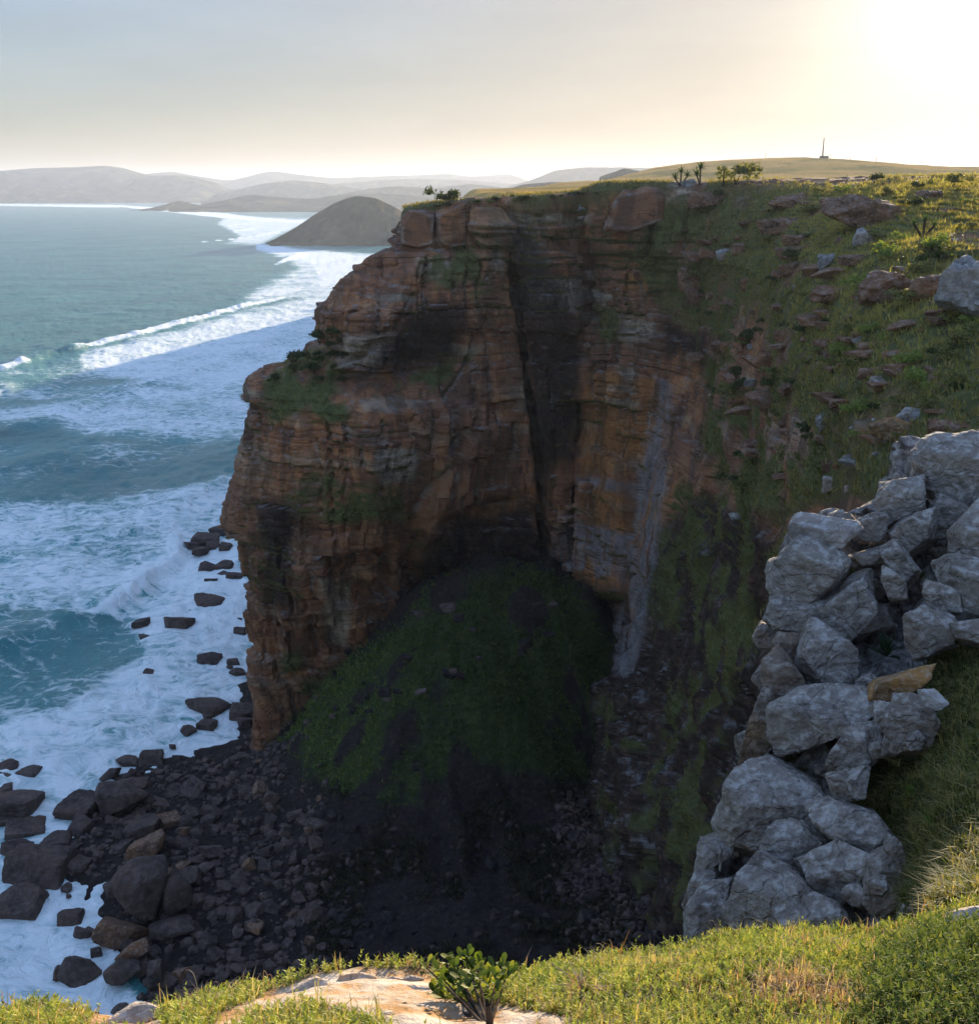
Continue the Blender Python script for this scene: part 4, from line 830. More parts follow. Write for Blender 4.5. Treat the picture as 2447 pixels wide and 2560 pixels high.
OUT = [
 ([(2297,1139),(2325,1096),(2377,1086),(2480,1082),(2560,1150),(2540,1240),(2440,1270),(2345,1245),(2297,1215)], 34, 'big rounded grey boulder crowning the rocky outcrop', 'grey_rock', 5),
 ([(2198,1227),(2218,1207),(2293,1189),(2302,1240),(2290,1278),(2230,1318),(2206,1275)], 33, 'wedge shaped grey boulder tucked beside the crowning boulder', 'grey_rock', 5),
 ([(1981,1318),(1995,1287),(2042,1289),(2130,1299),(2142,1311),(2098,1354),(1987,1340)], 31.4, 'flat pale cap block on top of the outcrop edge', 'pale_rock', 5),
 ([(1995,1348),(2106,1356),(2112,1398),(2074,1466),(2050,1494),(1955,1492),(1930,1470),(1937,1406),(1968,1374)], 30.8, 'large square grey block under the flat cap block', 'grey_rock', 5),
 ([(1937,1484),(2050,1496),(2044,1575),(1947,1583),(1915,1557)], 30.2, 'dark square block below the large square block', 'grey_rock', 5),
 ([(2138,1311),(2190,1277),(2210,1290),(2210,1346),(2142,1352)], 32, 'grey block with a sloping top beside the flat cap block', 'grey_rock', 4),
 ([(2130,1398),(2206,1364),(2214,1410),(2162,1418)], 31.2, 'small pointed slab jutting over the grassy crack', 'grey_rock', 4),
 ([(2046,1520),(2118,1455),(2164,1430),(2178,1514),(2098,1625),(2056,1568)], 30, 'tall slanting grey slab beside the grassy crack', 'grey_rock', 5),
 ([(1993,1657),(2018,1548),(2062,1573),(2118,1619),(2132,1717),(2042,1727),(2008,1703)], 28.8, 'ridged grey slab rising above the leaning lichen block', 'grey_rock', 5),
 ([(2230,1339),(2270,1293),(2323,1269),(2323,1342),(2265,1400)], 31.5, 'sloping grey block under the crowning boulder', 'grey_rock', 4),
 ([(2321,1287),(2345,1237),(2420,1275),(2407,1332),(2337,1352)], 32.3, 'blunt grey block wedged below the crowning boulder', 'grey_rock', 4),
 ([(2204,1374),(2230,1352),(2291,1418),(2258,1468),(2212,1408)], 30.4, 'slanting grey rib above the dark hollow', 'grey_rock', 4),
 ([(2204,1420),(2258,1450),(2267,1496),(2230,1500),(2204,1452)], 29.6, 'short slanting rib edging the dark hollow', 'grey_rock', 4),
 ([(2383,1339),(2440,1262),(2540,1262),(2540,1420),(2397,1432)], 30.5, 'tall speckled grey block rising under the crowning boulder', 'grey_rock', 5),
 ([(2335,1398),(2377,1392),(2480,1402),(2530,1520),(2397,1520),(2347,1444)], 28.8, 'broad speckled grey block below the tall speckled block', 'grey_rock', 5),
 ([(2315,1458),(2377,1466),(2395,1524),(2337,1532),(2311,1490)], 28.4, 'squat grey block above the rounded knob', 'grey_rock', 4),
 ([(2268,1554),(2301,1520),(2371,1544),(2379,1599),(2309,1645),(2275,1607)], 27.3, 'rounded grey knob at the mouth of the dark hollow', 'grey_rock', 5),
 ([(2375,1577),(2447,1548),(2520,1556),(2500,1614),(2399,1606)], 26.6, 'low grey block at the head of the grassy bank', 'grey_rock', 4),
 ([(1933,1791),(2030,1725),(2174,1713),(2188,1735),(2180,1771),(2118,1809),(2094,1849),(2038,1897),(1979,1901),(1933,1849)], 26.2, 'leaning lichen covered block with a long pale sloping top', 'grey_rock', 5),
 ([(1861,1930),(1923,1913),(2030,1952),(2064,2014),(2026,2052),(1915,2124),(1819,2124),(1804,2070),(1829,1998)], 24.7, 'massive pale grey block above the gully edge', 'grey_rock', 5),
 ([(1750,2112),(1790,2094),(1822,2104),(1824,2130),(1780,2165),(1744,2190)], 24.2, 'small knob of grey rock overhanging the gully', 'grey_rock', 4),
 ([(1714,2265),(1738,2180),(1775,2160),(1790,2200),(1770,2280),(1730,2290)], 23.8, 'narrow pale rib of rock at the gully edge', 'grey_rock', 4),
 ([(1915,2132),(1939,2068),(1987,2052),(2072,2106),(2003,2175),(1953,2167)], 22.7, 'rough grey boulder under the massive pale block', 'grey_rock', 5),
 ([(2024,2050),(2082,2016),(2178,2032),(2232,2086),(2178,2159),(2098,2116)], 22.2, 'rough boulder with an orange patch beside the grassy bank', 'grey_rock', 5),
 ([(2001,2173),(2082,2112),(2172,2155),(2140,2223),(2102,2259),(2036,2223)], 21.2, 'pitted grey boulder above the long crack', 'grey_rock', 5),
 ([(1821,2287),(1855,2195),(1891,2144),(1955,2163),(2036,2221),(2010,2279),(1899,2310),(1833,2340)], 21.2, 'broad dark grey boulder below the long crack', 'grey_rock', 5),
 ([(2168,2165),(2230,2116),(2272,2150),(2262,2237),(2218,2290),(2168,2265)], 20.2, 'grey boulder half buried in the grassy bank', 'grey_rock', 5),
 ([(1937,2299),(2030,2235),(2100,2261),(2106,2350),(1980,2360)], 20.2, 'low grey boulder just above the sunlit heath', 'grey_rock', 4),
 ([(1722,2275),(1752,2219),(1831,2195),(1852,2200),(1825,2285),(1829,2420),(1732,2420)], 22.8, 'tall dark pillar of rock dropping into the gully', 'grey_rock', 5),
 ([(2040,1903),(2102,1869),(2130,1813),(2188,1801),(2196,1881),(2158,1921),(2098,1934)], 24.7, 'knobbly grey block beside the leaning lichen block', 'grey_rock', 5),
 ([(2072,1950),(2098,1932),(2164,1913),(2152,1980),(2098,2012)], 23.3, 'small flat topped block in the middle of the outcrop', 'grey_rock', 4),
 ([(2188,1757),(2202,1713),(2258,1678),(2319,1654),(2303,1690),(2270,1730),(2234,1761)], 25.4, 'bright orange slab at the edge of the grassy bank', 'ochre_rock', 4),
 ([(2182,1759),(2232,1759),(2228,1859),(2192,1825)], 24.8, 'narrow upright block under the orange slab', 'grey_rock', 4),
 ([(2232,1751),(2297,1737),(2337,1799),(2325,1865),(2228,1893)], 23.7, 'pale grey block jutting from the grassy bank', 'grey_rock', 5),
 ([(2299,1731),(2329,1725),(2367,1751),(2340,1768),(2311,1761)], 23, 'little pale stone lying on the grassy bank', 'pale_rock', 4),
 ([(1853,1919),(1867,1839),(1899,1725),(1923,1739),(1925,1847),(1891,1915)], 27.4, 'tall flaking brown pillar beside the leaning lichen block', 'brown_rock', 5),
 ([(1909,1664),(1939,1622),(1995,1680),(2020,1741),(1979,1761),(1915,1721)], 28.2, 'brown and grey fluted block under the dark square block', 'brown_rock', 4),
 ([(2279,2275),(2309,2223),(2337,2211),(2357,2253),(2297,2292)], 17, 'small grey rock peeping over the sunlit heath', 'grey_rock', 4),
 ([(1945,1585),(2010,1580),(2015,1640),(1960,1650),(1935,1625)], 29.4, 'shadowed brown block under the dark square block', 'brown_rock', 4),
 ([(2120,1500),(2172,1505),(2230,1510),(2232,1560),(2160,1590),(2110,1600)], 30.2, 'dark slab at the back of the hollow', 'grey_rock', 4),
]
for pl, Y, lb, mt, sb in OUT:
    pc = np.array(pl, float); pc = pc.mean(0) + (pc - pc.mean(0)) * 1.13
    traced(pc, Y, 0.80, mt, 5, 0.07, 80, 'boulder', lb, 'boulder', grooves=0.015, freq=1.1, top=0.5)

OPOLY = [(2300, 1110), (2440, 1090), (2447, 1600), (2280, 1650), (2330, 1750), (2300, 1880), (2190, 1900), (2130, 2030), (2240, 2090), (2260, 2280), (2000, 2340), (1740, 2380), (1740, 2180), (1840, 1960), (1900, 1700), (1935, 1420), (1990, 1300), (2200, 1290), (2210, 1220)]
_rn = np.array(OUT_ROWS, float); _yn = np.array(OUT_Y, float); k = 0; fil = []
for px, py in RNG.uniform([1740, 1120], [2447, 2360], (900, 2)):
    if k >= 70: break
    if poly_mask(np.array([px]), np.array([py]), OPOLY, 1)[0] < .5 or poly_mask(np.array([px]), np.array([py]), [(2110, 1520), (2280, 1500), (2270, 1680), (2150, 1700)], 1)[0] > .5: continue
    w = RNG.uniform(32, 75)
    if any((px - a) ** 2 + (py - b) ** 2 < (0.55 * (w + c)) ** 2 for a, b, c in fil): continue
    fil.append((px, py, w)); pl = np.interp(py, OUT_ROWS, OUT_L); Ys = [np.interp(py, _rn, _yn[:, q]) for q in range(4)]
    Y = float(np.interp(px, [pl, 0.5 * (pl + 2330), 2330, 2460], Ys)) - 0.55; a0 = RNG.uniform(0, 6.28)
    pg = [(px + w * .62 * RNG.uniform(.75, 1.15) * math.cos(a0 + q * 1.047), py + w * .62 * RNG.uniform(.75, 1.2) * math.sin(a0 + q * 1.047)) for q in range(6)]
    traced(pg, Y, .8, 'grey_rock', 4, .09, 44, 'rock_wedge', 'small grey block wedged between the larger blocks of the outcrop', 'rock', 'small blocks wedged in the outcrop', grooves=.015, top=.5); k += 1
# ------------------------------------------------------------------ hillside boulders (set on the cliff mesh)
Cq = C.reshape(-1, 3); qxf, qyf = qx.ravel(), qy.ravel(); Nq = NC.reshape(-1, 3)
def hit(px, py):
    d2 = (qxf - px) ** 2 + (qyf - py) ** 2; i = np.nonzero(d2 < 14 ** 2)[0]
    if len(i) == 0: i = np.argsort(d2)[:6]
    y = Cq[i, 1]; k = i[y < y.min() + 4.0]; return Cq[k[np.argmin(d2[k])]]
HS = [
 ([(2347,758),(2381,639),(2406,630),(2480,680),(2490,810),(2406,779)], 'pale_rock', 'huge pale wedge boulder with sunlit face on the hillside'),
 ([(2279,690),(2352,683),(2342,760),(2279,760)], 'rust_rock', 'upright brown slab beside the huge pale wedge boulder'),
 ([(2143,690),(2232,681),(2281,711),(2276,764),(2151,760)], 'rust_rock', 'broad brown block with a grassy top on the hillside'),
 ([(2013,749),(2045,713),(2145,722),(2145,764),(2050,762)], 'rust_rock', 'low brown ledge block beside the broad brown block'),
 ([(2132,607),(2143,569),(2160,575),(2196,607),(2194,624),(2138,616)], 'pale_rock', 'sharp pale triangular boulder tilted on the hillside'),
 ([(2085,643),(2190,633),(2192,652),(2155,670),(2092,662)], 'rust_rock', 'thin flat slab under the pale triangular boulder'),
 ([(2043,639),(2085,633),(2081,658),(2049,679)], 'pale_rock', 'small grey stone at the end of the thin flat slab'),
 ([(2047,503),(2147,488),(2242,518),(2242,581),(2160,573),(2054,530)], 'rust_rock', 'long brown rock band just below the plateau edge'),
 ([(1920,503),(2020,484),(2047,511),(1990,526),(1930,518)], 'rust_rock', 'weathered brown ledge beside the long rock band'),
 ([(1886,550),(2020,539),(2034,581),(1888,583)], 'rust_rock', 'brown wall like block set in the grassy slope'),
 ([(1954,588),(2047,579),(2047,605),(1964,615)], 'rust_rock', 'flat brown slab below the wall like block'),
 ([(1933,622),(2022,611),(2017,649),(1947,645)], 'rust_rock', 'dark brown block beneath the flat brown slab'),
 ([(1788,626),(1830,620),(1830,649),(1794,654)], 'pale_rock', 'rounded grey boulder paired with a brown one in the grass'),
 ([(1826,612),(1858,604),(1864,638),(1836,642)], 'rust_rock', 'rounded brown boulder paired with a grey one in the grass'),
 ([(1686,686),(1705,667),(1779,679),(1779,730),(1684,730)], 'rust_rock', 'rust red block at the brink of the cliff face'),
 ([(1848,698),(1886,692),(1886,726),(1854,726)], 'rust_rock', 'small rust cube of rock in the grass'),
 ([(1941,664),(2005,650),(2000,688),(1956,692)], 'rust_rock', 'brown boulder under the dark brown block'),
 ([(1716,482),(1833,475),(1839,501),(1722,522)], 'rust_rock', 'cracked brown rim block beneath the aloes'),
 ([(2281,477),(2347,478),(2353,503),(2287,492)], 'rust_rock', 'low rock shelf at the plateau edge beyond the rock band'),
 ([(2141,856),(2196,854),(2192,892),(2147,892)], 'rust_rock', 'brown block with a loose slab on it in the scrub'),
 ([(2126,850),(2165,832),(2175,842),(2140,862)], 'pale_rock', 'loose slab resting on a brown block in the scrub'),
 ([(2209,877),(2255,875),(2259,904),(2206,900)], 'rust_rock', 'red brown boulder beside the bright green bush'),
 ([(2145,924),(2206,913),(2213,947),(2151,951)], 'rust_rock', 'rounded rust boulder below the bright green bush'),
 ([(2319,962),(2351,955),(2378,981),(2330,985)], 'rust_rock', 'small red rock above the domed boulder'),
 ([(2238,1047),(2257,1019),(2300,1019),(2323,1047),(2319,1070),(2245,1057)], 'pale_rock', 'domed pale boulder sitting on orange ledge rocks'),
 ([(2177,1068),(2236,1042),(2315,1068),(2306,1100),(2185,1096)], 'ochre_rock', 'orange ledge rock under the domed pale boulder'),
 ([(2311,1021),(2430,1024),(2430,1042),(2317,1036)], 'rust_rock', 'long flat slab beside the domed pale boulder'),
 ([(2310,1045),(2400,1050),(2440,1090),(2330,1100)], 'rust_rock', 'brown ledge block under the long flat slab'),
 ([(2096,1155),(2118,1139),(2204,1147),(2170,1165),(2138,1173)], 'pale_rock', 'whitish flat stone lying in the lower grass'),
 ([(2056,1191),(2102,1185),(2100,1207),(2058,1237)], 'pale_rock', 'whitish stepped stone in the lower grass'),
 ([(2112,1215),(2140,1209),(2136,1229),(2114,1233)], 'pale_rock', 'little white stone beside the stepped stone'),
 ([(2036,1040),(2070,1028),(2096,1052),(2050,1082)], 'pale_rock', 'knobbly grey stone on the dark grassy slope'),
 ([(1821,1283),(1871,1281),(1893,1295),(1831,1301)], 'pale_rock', 'pale mossy capstone on a brown rib'),
 ([(1821,1096),(1850,1094),(1852,1108),(1826,1110)], 'pale_rock', 'tiny pale flat stone on the dark rock step'),
 ([(1700,455),(1735,445),(1750,462),(1710,470)], 'pale_rock', 'pale rock at the foot of the aloes'),
 ([(1430,505),(1480,500),(1482,522),(1440,528)], 'pale_rock', 'pale block lodged on the rim between the two cracks'),
]
for pl, mt, lb in HS:
    P2 = np.array(pl); g = hit(P2[:, 0].mean(), P2[:, 1].max() - 5); traced(pl, g[1] + 0.7, 0.7, mt, 5 if np.ptp(P2[:, 0]) > 75 else 4, 0.13, 30, 'boulder', lb, 'boulder', top=0.45, grooves=0.03)
k = 0
for px, py in RNG.uniform([720, 1450], [1520, 1980], (900, 2)):
    if k >= 110: break
    if poly_mask(np.array([px]), np.array([py]), TGREEN[0], 1)[0] < .5: continue
    g = ground_hit(px, py); m_ = float((g - CAM) @ FW) / FPX; w = min(RNG.lognormal(2.85, 0.4), 34.0); k += 1
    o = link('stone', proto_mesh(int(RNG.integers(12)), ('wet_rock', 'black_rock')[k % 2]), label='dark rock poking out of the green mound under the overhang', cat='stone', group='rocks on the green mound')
    o.location = g; o.scale = (w * m_ * .8, w * m_ * .5, w * m_ * .35); o.rotation_euler = (RNG.uniform(-.2, .2), RNG.uniform(-.3, .3), RNG.uniform(-.4, .4))
GRP_H = 'stones scattered over the grassy hillside'
k = 0
for px, py in RNG.uniform([1650, 560], [2420, 1230], (260, 2)):
    if k >= 60: break
    if poly_mask(np.array([px]), np.array([py]), [(1660, 640), (1900, 540), (2440, 560), (2440, 980), (2150, 1180), (1820, 1220), (1720, 900)], 1)[0] < .5: continue
    g = hit(px, py); m = float((g - CAM) @ FW) / FPX; w = RNG.lognormal(2.75, 0.4)
    o = link('stone', proto_mesh(int(RNG.integers(12)), ('rust_rock', 'rust_rock', 'pale_rock')[k % 3]), label=('brown', 'brown', 'pale grey')[k % 3] + ' weathered stone half sunk in the hillside grass', cat='stone', group=('brown ', 'brown ', 'pale grey ')[k % 3] + GRP_H)
    o.location = g; o.scale = (w * m * .6, w * m * .5, w * m * .4); o.rotation_euler = (RNG.uniform(-.3, .3), RNG.uniform(-.3, .3), RNG.uniform(0, 6.28)); k += 1

k = 0
for px, py in RNG.uniform([1640, 500], [2430, 1200], (500, 2)):
    if k >= 70: break
    if poly_mask(np.array([px]), np.array([py]), [(1660, 560), (1900, 490), (2420, 520), (2430, 1000), (2150, 1180), (1820, 1220), (1720, 900)], 1)[0] < .5: continue
    g = hit(px, py); m_ = float((g - CAM) @ FW) / FPX; w = RNG.uniform(28, 90) * (1.0 if py > 620 else .7)
    o = link('ledge_rock', proto_mesh(int(RNG.integers(12)), 'rust_rock'), label='long low brown rock ledge cropping out of the hillside turf', cat='rock', group='rock ledges cropping out of the hillside')
    o.location = g - np.array([0, 0, .1]); o.scale = (w * m_ * .62, w * m_ * .4, w * m_ * RNG.uniform(.13, .26)); o.rotation_euler = (RNG.uniform(-.08, .08), RNG.uniform(-.1, .1), RNG.uniform(-.35, .35)); k += 1
# ---- loose blocks that stand proud of the cliff face (parts of the cliff)
BLK = []
for j in range(8):
    rg = np.random.default_rng(700 + j); base = np.array([[1, 0, 0], [-1, 0, 0], [0, 1, 0], [0, -1, 0], [0, 0, 1], [0, 0, -1.0]]) + rg.normal(0, 0.10, (6, 3)); ext = rg.normal(0, 1, (3, 3))
    V, Fc = carve(np.concatenate([base, ext]), list(rg.uniform(.85, 1.0, 6)) + list(rg.uniform(1.15, 1.35, 3)), 3, 30, 0.04, 710 + j); BLK.append(mk('rock_block', V, Fc, None, False, {'ma': np.zeros((len(V), 3)), 'mb': np.tile([[0.25 * (j % 3 == 0), 0.1, 0]], (len(V), 1))}, data_only=True)); BLK[-1].materials.append(MAT['cliff'])
traced([(1001, 612), (1003, 545), (1022, 526), (1090, 520), (1086, 612), (1040, 622)], 165.5, .9, 'cliff', 5, .022, 60, 'rock_block', 'great square block at the seaward corner of the cliff rim', None, parent=cliff, top=.6)
traced([(1084, 610), (1088, 520), (1160, 514), (1162, 606)], 166.5, .9, 'cliff', 5, .022, 60, 'rock_block', None, None, parent=cliff, top=.6)
traced([(1502, 560), (1505, 480), (1600, 472), (1690, 474), (1690, 540), (1600, 575)], 163, .5, 'cliff', 5, .03, 60, 'rock_block', None, None, parent=cliff, top=.6)
ok = np.nonzero((Nq[:, 1] < -0.5) & (np.abs(Nq[:, 2]) < 0.45) & (qyf > 540) & (qyf < 1650) & (qxf > 600) & (qxf < 1760) & (dark.ravel() < .2) & (grass.ravel() < .3))[0]
for i in RNG.choice(ok, 280, replace=False):
    o = link('rock_block', BLK[int(RNG.integers(8))], cliff); w = RNG.lognormal(-0.30, 0.4); th = math.atan2(Nq[i, 0], -Nq[i, 1])
    o.location = Cq[i] - Nq[i] * 0.45 * w; o.scale = (w * (RNG.uniform(1.1, 2.0) if qxf[i] > 800 else .7), w * 0.65, w * RNG.uniform(.18, .5)); o.rotation_euler = (RNG.uniform(-.06, .06), RNG.uniform(-.07, .07), th + RNG.uniform(-.15, .15))
# ------------------------------------------------------------------ plants
def mat_leaf(name, trans=0.45, rough=0.6):
    m = Mat(name); c = m.attr('tint', 'Color'); tc = m.mix(1.0, c, (1.25, 1.2, 0.6), 'MULTIPLY')
    d = m.n('BsdfPrincipled', {'Base Color': c, 'Roughness': rough, 'Specular IOR Level': 0.3})
    t = m.n('BsdfTranslucent', {'Color': tc}); x = m.n('MixShader', {0: trans, 1: d.outputs[0], 2: t.outputs[0]})
    m.t.links.new(x.outputs[0], m.out.inputs[0]); return m.m
MAT['leaf'] = mat_leaf('leaf_green'); MAT['dry'] = mat_leaf('dry_grass', 0.35, 0.7)
MAT['bark'] = simple('bark', [(0.3, (0.03, 0.022, 0.016)), (0.7, (0.11, 0.085, 0.065))], 12.0, 0.9, 0.5, 0.01)

def palette(pal, n, jit=0.2):
    pal = np.asarray(pal, float); t = RNG.random(n) * (len(pal) - 1); i = np.minimum(t.astype(int), len(pal) - 2); f = (t - i)[:, None]
    return (pal[i] * (1 - f) + pal[i + 1] * f) * RNG.uniform(1 - jit, 1 + jit, (n, 1))

def blades(pts, nb, h, w, lean, pal, up=None, spread=0.1, two=False, tint=None):
    """grass blades: nb per point, one or three triangles each -> vertices, faces, tint"""
    n = len(pts) * nb; P = np.repeat(np.asarray(pts), nb, 0); sc = np.repeat(RNG.lognormal(0, 0.25, len(pts)), nb)
    an = RNG.uniform(0, 6.283, n); d = np.stack([np.cos(an), np.sin(an), 0 * an], 1); U = np.tile([0, 0, 1.0], (n, 1)) if up is None else np.repeat(up, nb, 0)
    H = (h * RNG.uniform(0.55, 1.15, n) * sc)[:, None]; L = RNG.uniform(0.1, 1.0, n)[:, None] * lean
    b = P + d * (RNG.random(n) * spread)[:, None]; side = np.stack([-np.sin(an + RNG.uniform(-.8, .8, n)), np.cos(an), 0 * an], 1) * (w * RNG.uniform(.6, 1.2, n))[:, None] / 2
    tip = b + U * H * (1 - 0.35 * L) + d * H * L
    col = np.repeat(palette(pal, len(pts)) if tint is None else tint, nb, 0) * RNG.uniform(.75, 1.25, (n, 1))
    if not two:
        V = np.stack([b - side, b + side, tip], 1); F_ = np.arange(n * 3).reshape(n, 3); return V.reshape(-1, 3), F_, np.repeat(col, 3, 0)
    mid = b + U * H * 0.62 + d * H * L * 0.3
    V = np.stack([b - side, b + side, mid + side * .75, mid - side * .75, tip], 1); o = (np.arange(n) * 5)[:, None, None]
    F_ = (np.array([[0, 1, 2], [0, 2, 3], [3, 2, 4]])[None] + o).reshape(-1, 3); return V.reshape(-1, 3), F_, np.repeat(col, 5, 0)
def join(parts):
    V, F_, T, o = [], [], [], 0
    for v, f, t in parts: V.append(v); F_.append(f + o); T.append(t); o += len(v)
    return np.concatenate(V), np.concatenate(F_), np.concatenate(T)
def stuff(name, parts, mat='leaf', label=None, cat=None):
    v, f, t = join(parts); return mk(name, v, f, MAT[mat], False, {'tint': t}, kind='stuff', label=label, cat=cat)

# grass on the cliff ledges and the hillside
area = np.linalg.norm(np.cross(np.gradient(C, axis=0), np.gradient(C, axis=1)), axis=-1)
gw = (grass ** 1.5 * area).ravel(); gw[(qyf > 2400) | (Cq[:, 1] > 215)] = 0; gw *= np.where(qxf > 1500, 1.6, 1.0); gw /= gw.sum()
gi = RNG.choice(len(gw), 58000, p=gw); gp = Cq[gi] + RNG.normal(0, 0.14, (len(gi), 3)) * np.array([1, 1, .3])
PALG = [(0.07, 0.08, 0.022), (0.14, 0.15, 0.045), (0.22, 0.20, 0.065), (0.31, 0.25, 0.10), (0.17, 0.17, 0.05)]
patch = np.clip(0.5 + 0.9 * fbm(gp * 0.10, 3, 501), 0, 1)[:, None]
tint = palette(PALG, len(gp)) * (0.7 + 0.3 * patch) * (1 - patch * 0.5) + patch * 0.5 * palette([(0.30, 0.24, 0.12), (0.36, 0.31, 0.14)], len(gp))
_gx, _gy = proj(gp); sun_gold = (sstep(1700, 2150, _gx) * sstep(1150, 700, _gy))[:, None]; tint = tint * (1 - .75 * sun_gold) + .75 * sun_gold * palette([(0.30, 0.26, 0.08), (0.44, 0.37, 0.12), (0.36, 0.36, 0.10)], len(gp))  # dry gold tint, with sunlight on the upper right slope put into the colour
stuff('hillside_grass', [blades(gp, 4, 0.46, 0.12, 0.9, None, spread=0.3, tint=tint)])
# golden grass on the plateau
n_ = 17000; ra = np.radians(RNG.uniform(-3.5, 27, n_)); rd = np.exp(RNG.uniform(math.log(125), math.log(420), n_)); px_, py_ = rd * np.sin(ra), rd * np.cos(ra)
okp = (rd > np.interp(np.degrees(ra), rim_az[o_], rim_r[o_]) - 2) & (px_ > coast_x(py_) + 4); pp = np.stack([px_, py_, plateau_z(px_, py_) - 0.05], 1)[okp]
near = sstep(240, 170, np.hypot(pp[:, 0], pp[:, 1]))[:, None]
tint = palette([(0.26, 0.17, 0.06), (0.42, 0.29, 0.10), (0.33, 0.24, 0.09)], len(pp)) * (1 - near * .7) + near * .7 * palette([(0.10, 0.12, 0.03), (0.2, 0.2, 0.06)], len(pp))
stuff('plateau_grass', [blades(pp, 4, 0.55, 0.20, 0.6, None, spread=0.45, tint=tint)], 'dry')
# grass on the talus
tw = (tg * (gz > 1)).ravel(); tw[(gy.ravel() > 176)] = 0; ti = RNG.choice(len(tw), 9000, p=tw / tw.sum()); tpz = TG.reshape(-1, 3)[ti] + RNG.normal(0, .2, (9000, 3)) * np.array([1, 1, .2])
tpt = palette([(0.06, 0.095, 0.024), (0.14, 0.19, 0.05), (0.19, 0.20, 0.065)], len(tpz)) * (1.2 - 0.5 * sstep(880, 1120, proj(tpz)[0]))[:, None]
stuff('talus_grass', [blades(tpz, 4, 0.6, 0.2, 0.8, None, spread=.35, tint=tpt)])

SCR = [(760, 1960), (1050, 2020), (1350, 1960), (1560, 1900), (1700, 2100), (1720, 2400), (1300, 2480), (800, 2480)]
scm = poly_mask(txw, tyw, SCR, 40) * (gz > 1) * sstep(-.1, .25, fbm2(gx * .16, gy * .16, 4, 106)); sw = scm.ravel() / scm.sum(); si = RNG.choice(len(sw), 7000, p=sw); spz = TG.reshape(-1, 3)[si] + RNG.normal(0, .2, (7000, 3)) * np.array([1, 1, .2])
stuff('scree_scrub', [blades(spz, 5, 0.55, 0.22, 1.0, [(0.018, 0.018, 0.010), (0.045, 0.045, 0.02), (0.07, 0.055, 0.03)], spread=.4)])
sc2 = poly_mask(txw, tyw, [(1420, 1980), (1560, 1960), (1640, 2120), (1660, 2330), (1480, 2400), (1400, 2200)], 30).ravel() + 0.12 * scm.ravel(); si = RNG.choice(len(sc2), 3200, p=sc2 / sc2.sum())
rubble('scree', TG.reshape(-1, 3)[si] + RNG.normal(0, .25, (3200, 3)) * np.array([1, 1, .2]), RNG.lognormal(-1.15, .45, 3200), 'wet_rock')
# shrubs: copied crowns of many small leaves
def shrub_mesh(seed, n, pal, leaf=0.16):
    rg = np.random.default_rng(seed); nb = 7; bc = rg.normal(0, 1, (nb, 3)) * np.array([0.42, 0.42, 0.16]) + np.array([0, 0, 0.42]); br = rg.uniform(.26, .46, nb)
    k = rg.integers(0, nb, n); d = rg.normal(0, 1, (n, 3)); d /= np.linalg.norm(d, axis=1, keepdims=True); d[:, 2] = np.abs(d[:, 2]) * 0.9 + 0.05
    c = bc[k] + d * (br[k] * rg.uniform(.55, 1.1, n))[:, None]; a = rg.normal(0, 1, (n, 3)); a /= np.linalg.norm(a, axis=1, keepdims=True); b = np.cross(a, d); b /= np.linalg.norm(b, axis=1, keepdims=True) + 1e-6
    s_ = (leaf * rg.uniform(.6, 1.3, n))[:, None]; V = np.stack([c - b * s_ * .35, c + a * s_ * .8, c + b * s_ * .35, c - a * s_ * .5], 1).reshape(-1, 3)
    return mk('foliage', V, np.arange(n * 4).reshape(n, 4), MAT['leaf'], False, {'tint': np.repeat(palette(pal, n), 4, 0)}, data_only=True)
SHR = {'dark': [shrub_mesh(j, 420, [(0.03, 0.045, 0.012), (0.08, 0.105, 0.028)]) for j in range(3)], 'olive': [shrub_mesh(10 + j, 420, [(0.07, 0.085, 0.025), (0.18, 0.19, 0.06), (0.25, 0.22, 0.08)]) for j in range(3)], 'bright': [shrub_mesh(20 + j, 460, [(0.12, 0.17, 0.035), (0.28, 0.34, 0.08)]) for j in range(2)]}
STEM = None
def stem_mesh():
    V, F_ = [], []
    for j in range(4):
        a = j * 1.7; o = len(V)
        for t, r_ in ((-0.1, .03), (.4, .012)):
            for q in range(4): V.append((math.cos(a) * t * .5 + r_ * math.cos(q * 1.571), math.sin(a) * t * .5 + r_ * math.sin(q * 1.571), t))
        F_ += [(o + q, o + (q + 1) % 4, o + 4 + (q + 1) % 4, o + 4 + q) for q in range(4)]
    return mk('stem', V, F_, MAT['bark'], True, data_only=True)
STEM = stem_mesh()
def shrub(px, py, w, kind, label, group=None, pos=None, tall=1.0, name='shrub'):
    g = hit(px, py) if pos is None else pos; m = float((g - CAM) @ FW) / FPX * w * 0.62
    e = link(name, None, label=label, cat='shrub', group=group); e.location = g; e.scale = (m, m, m * tall); e.rotation_euler = (0, 0, RNG.uniform(0, 6.28))
    link('foliage', SHR[kind][int(RNG.integers(len(SHR[kind])))], e); link('stem', STEM, e); return e
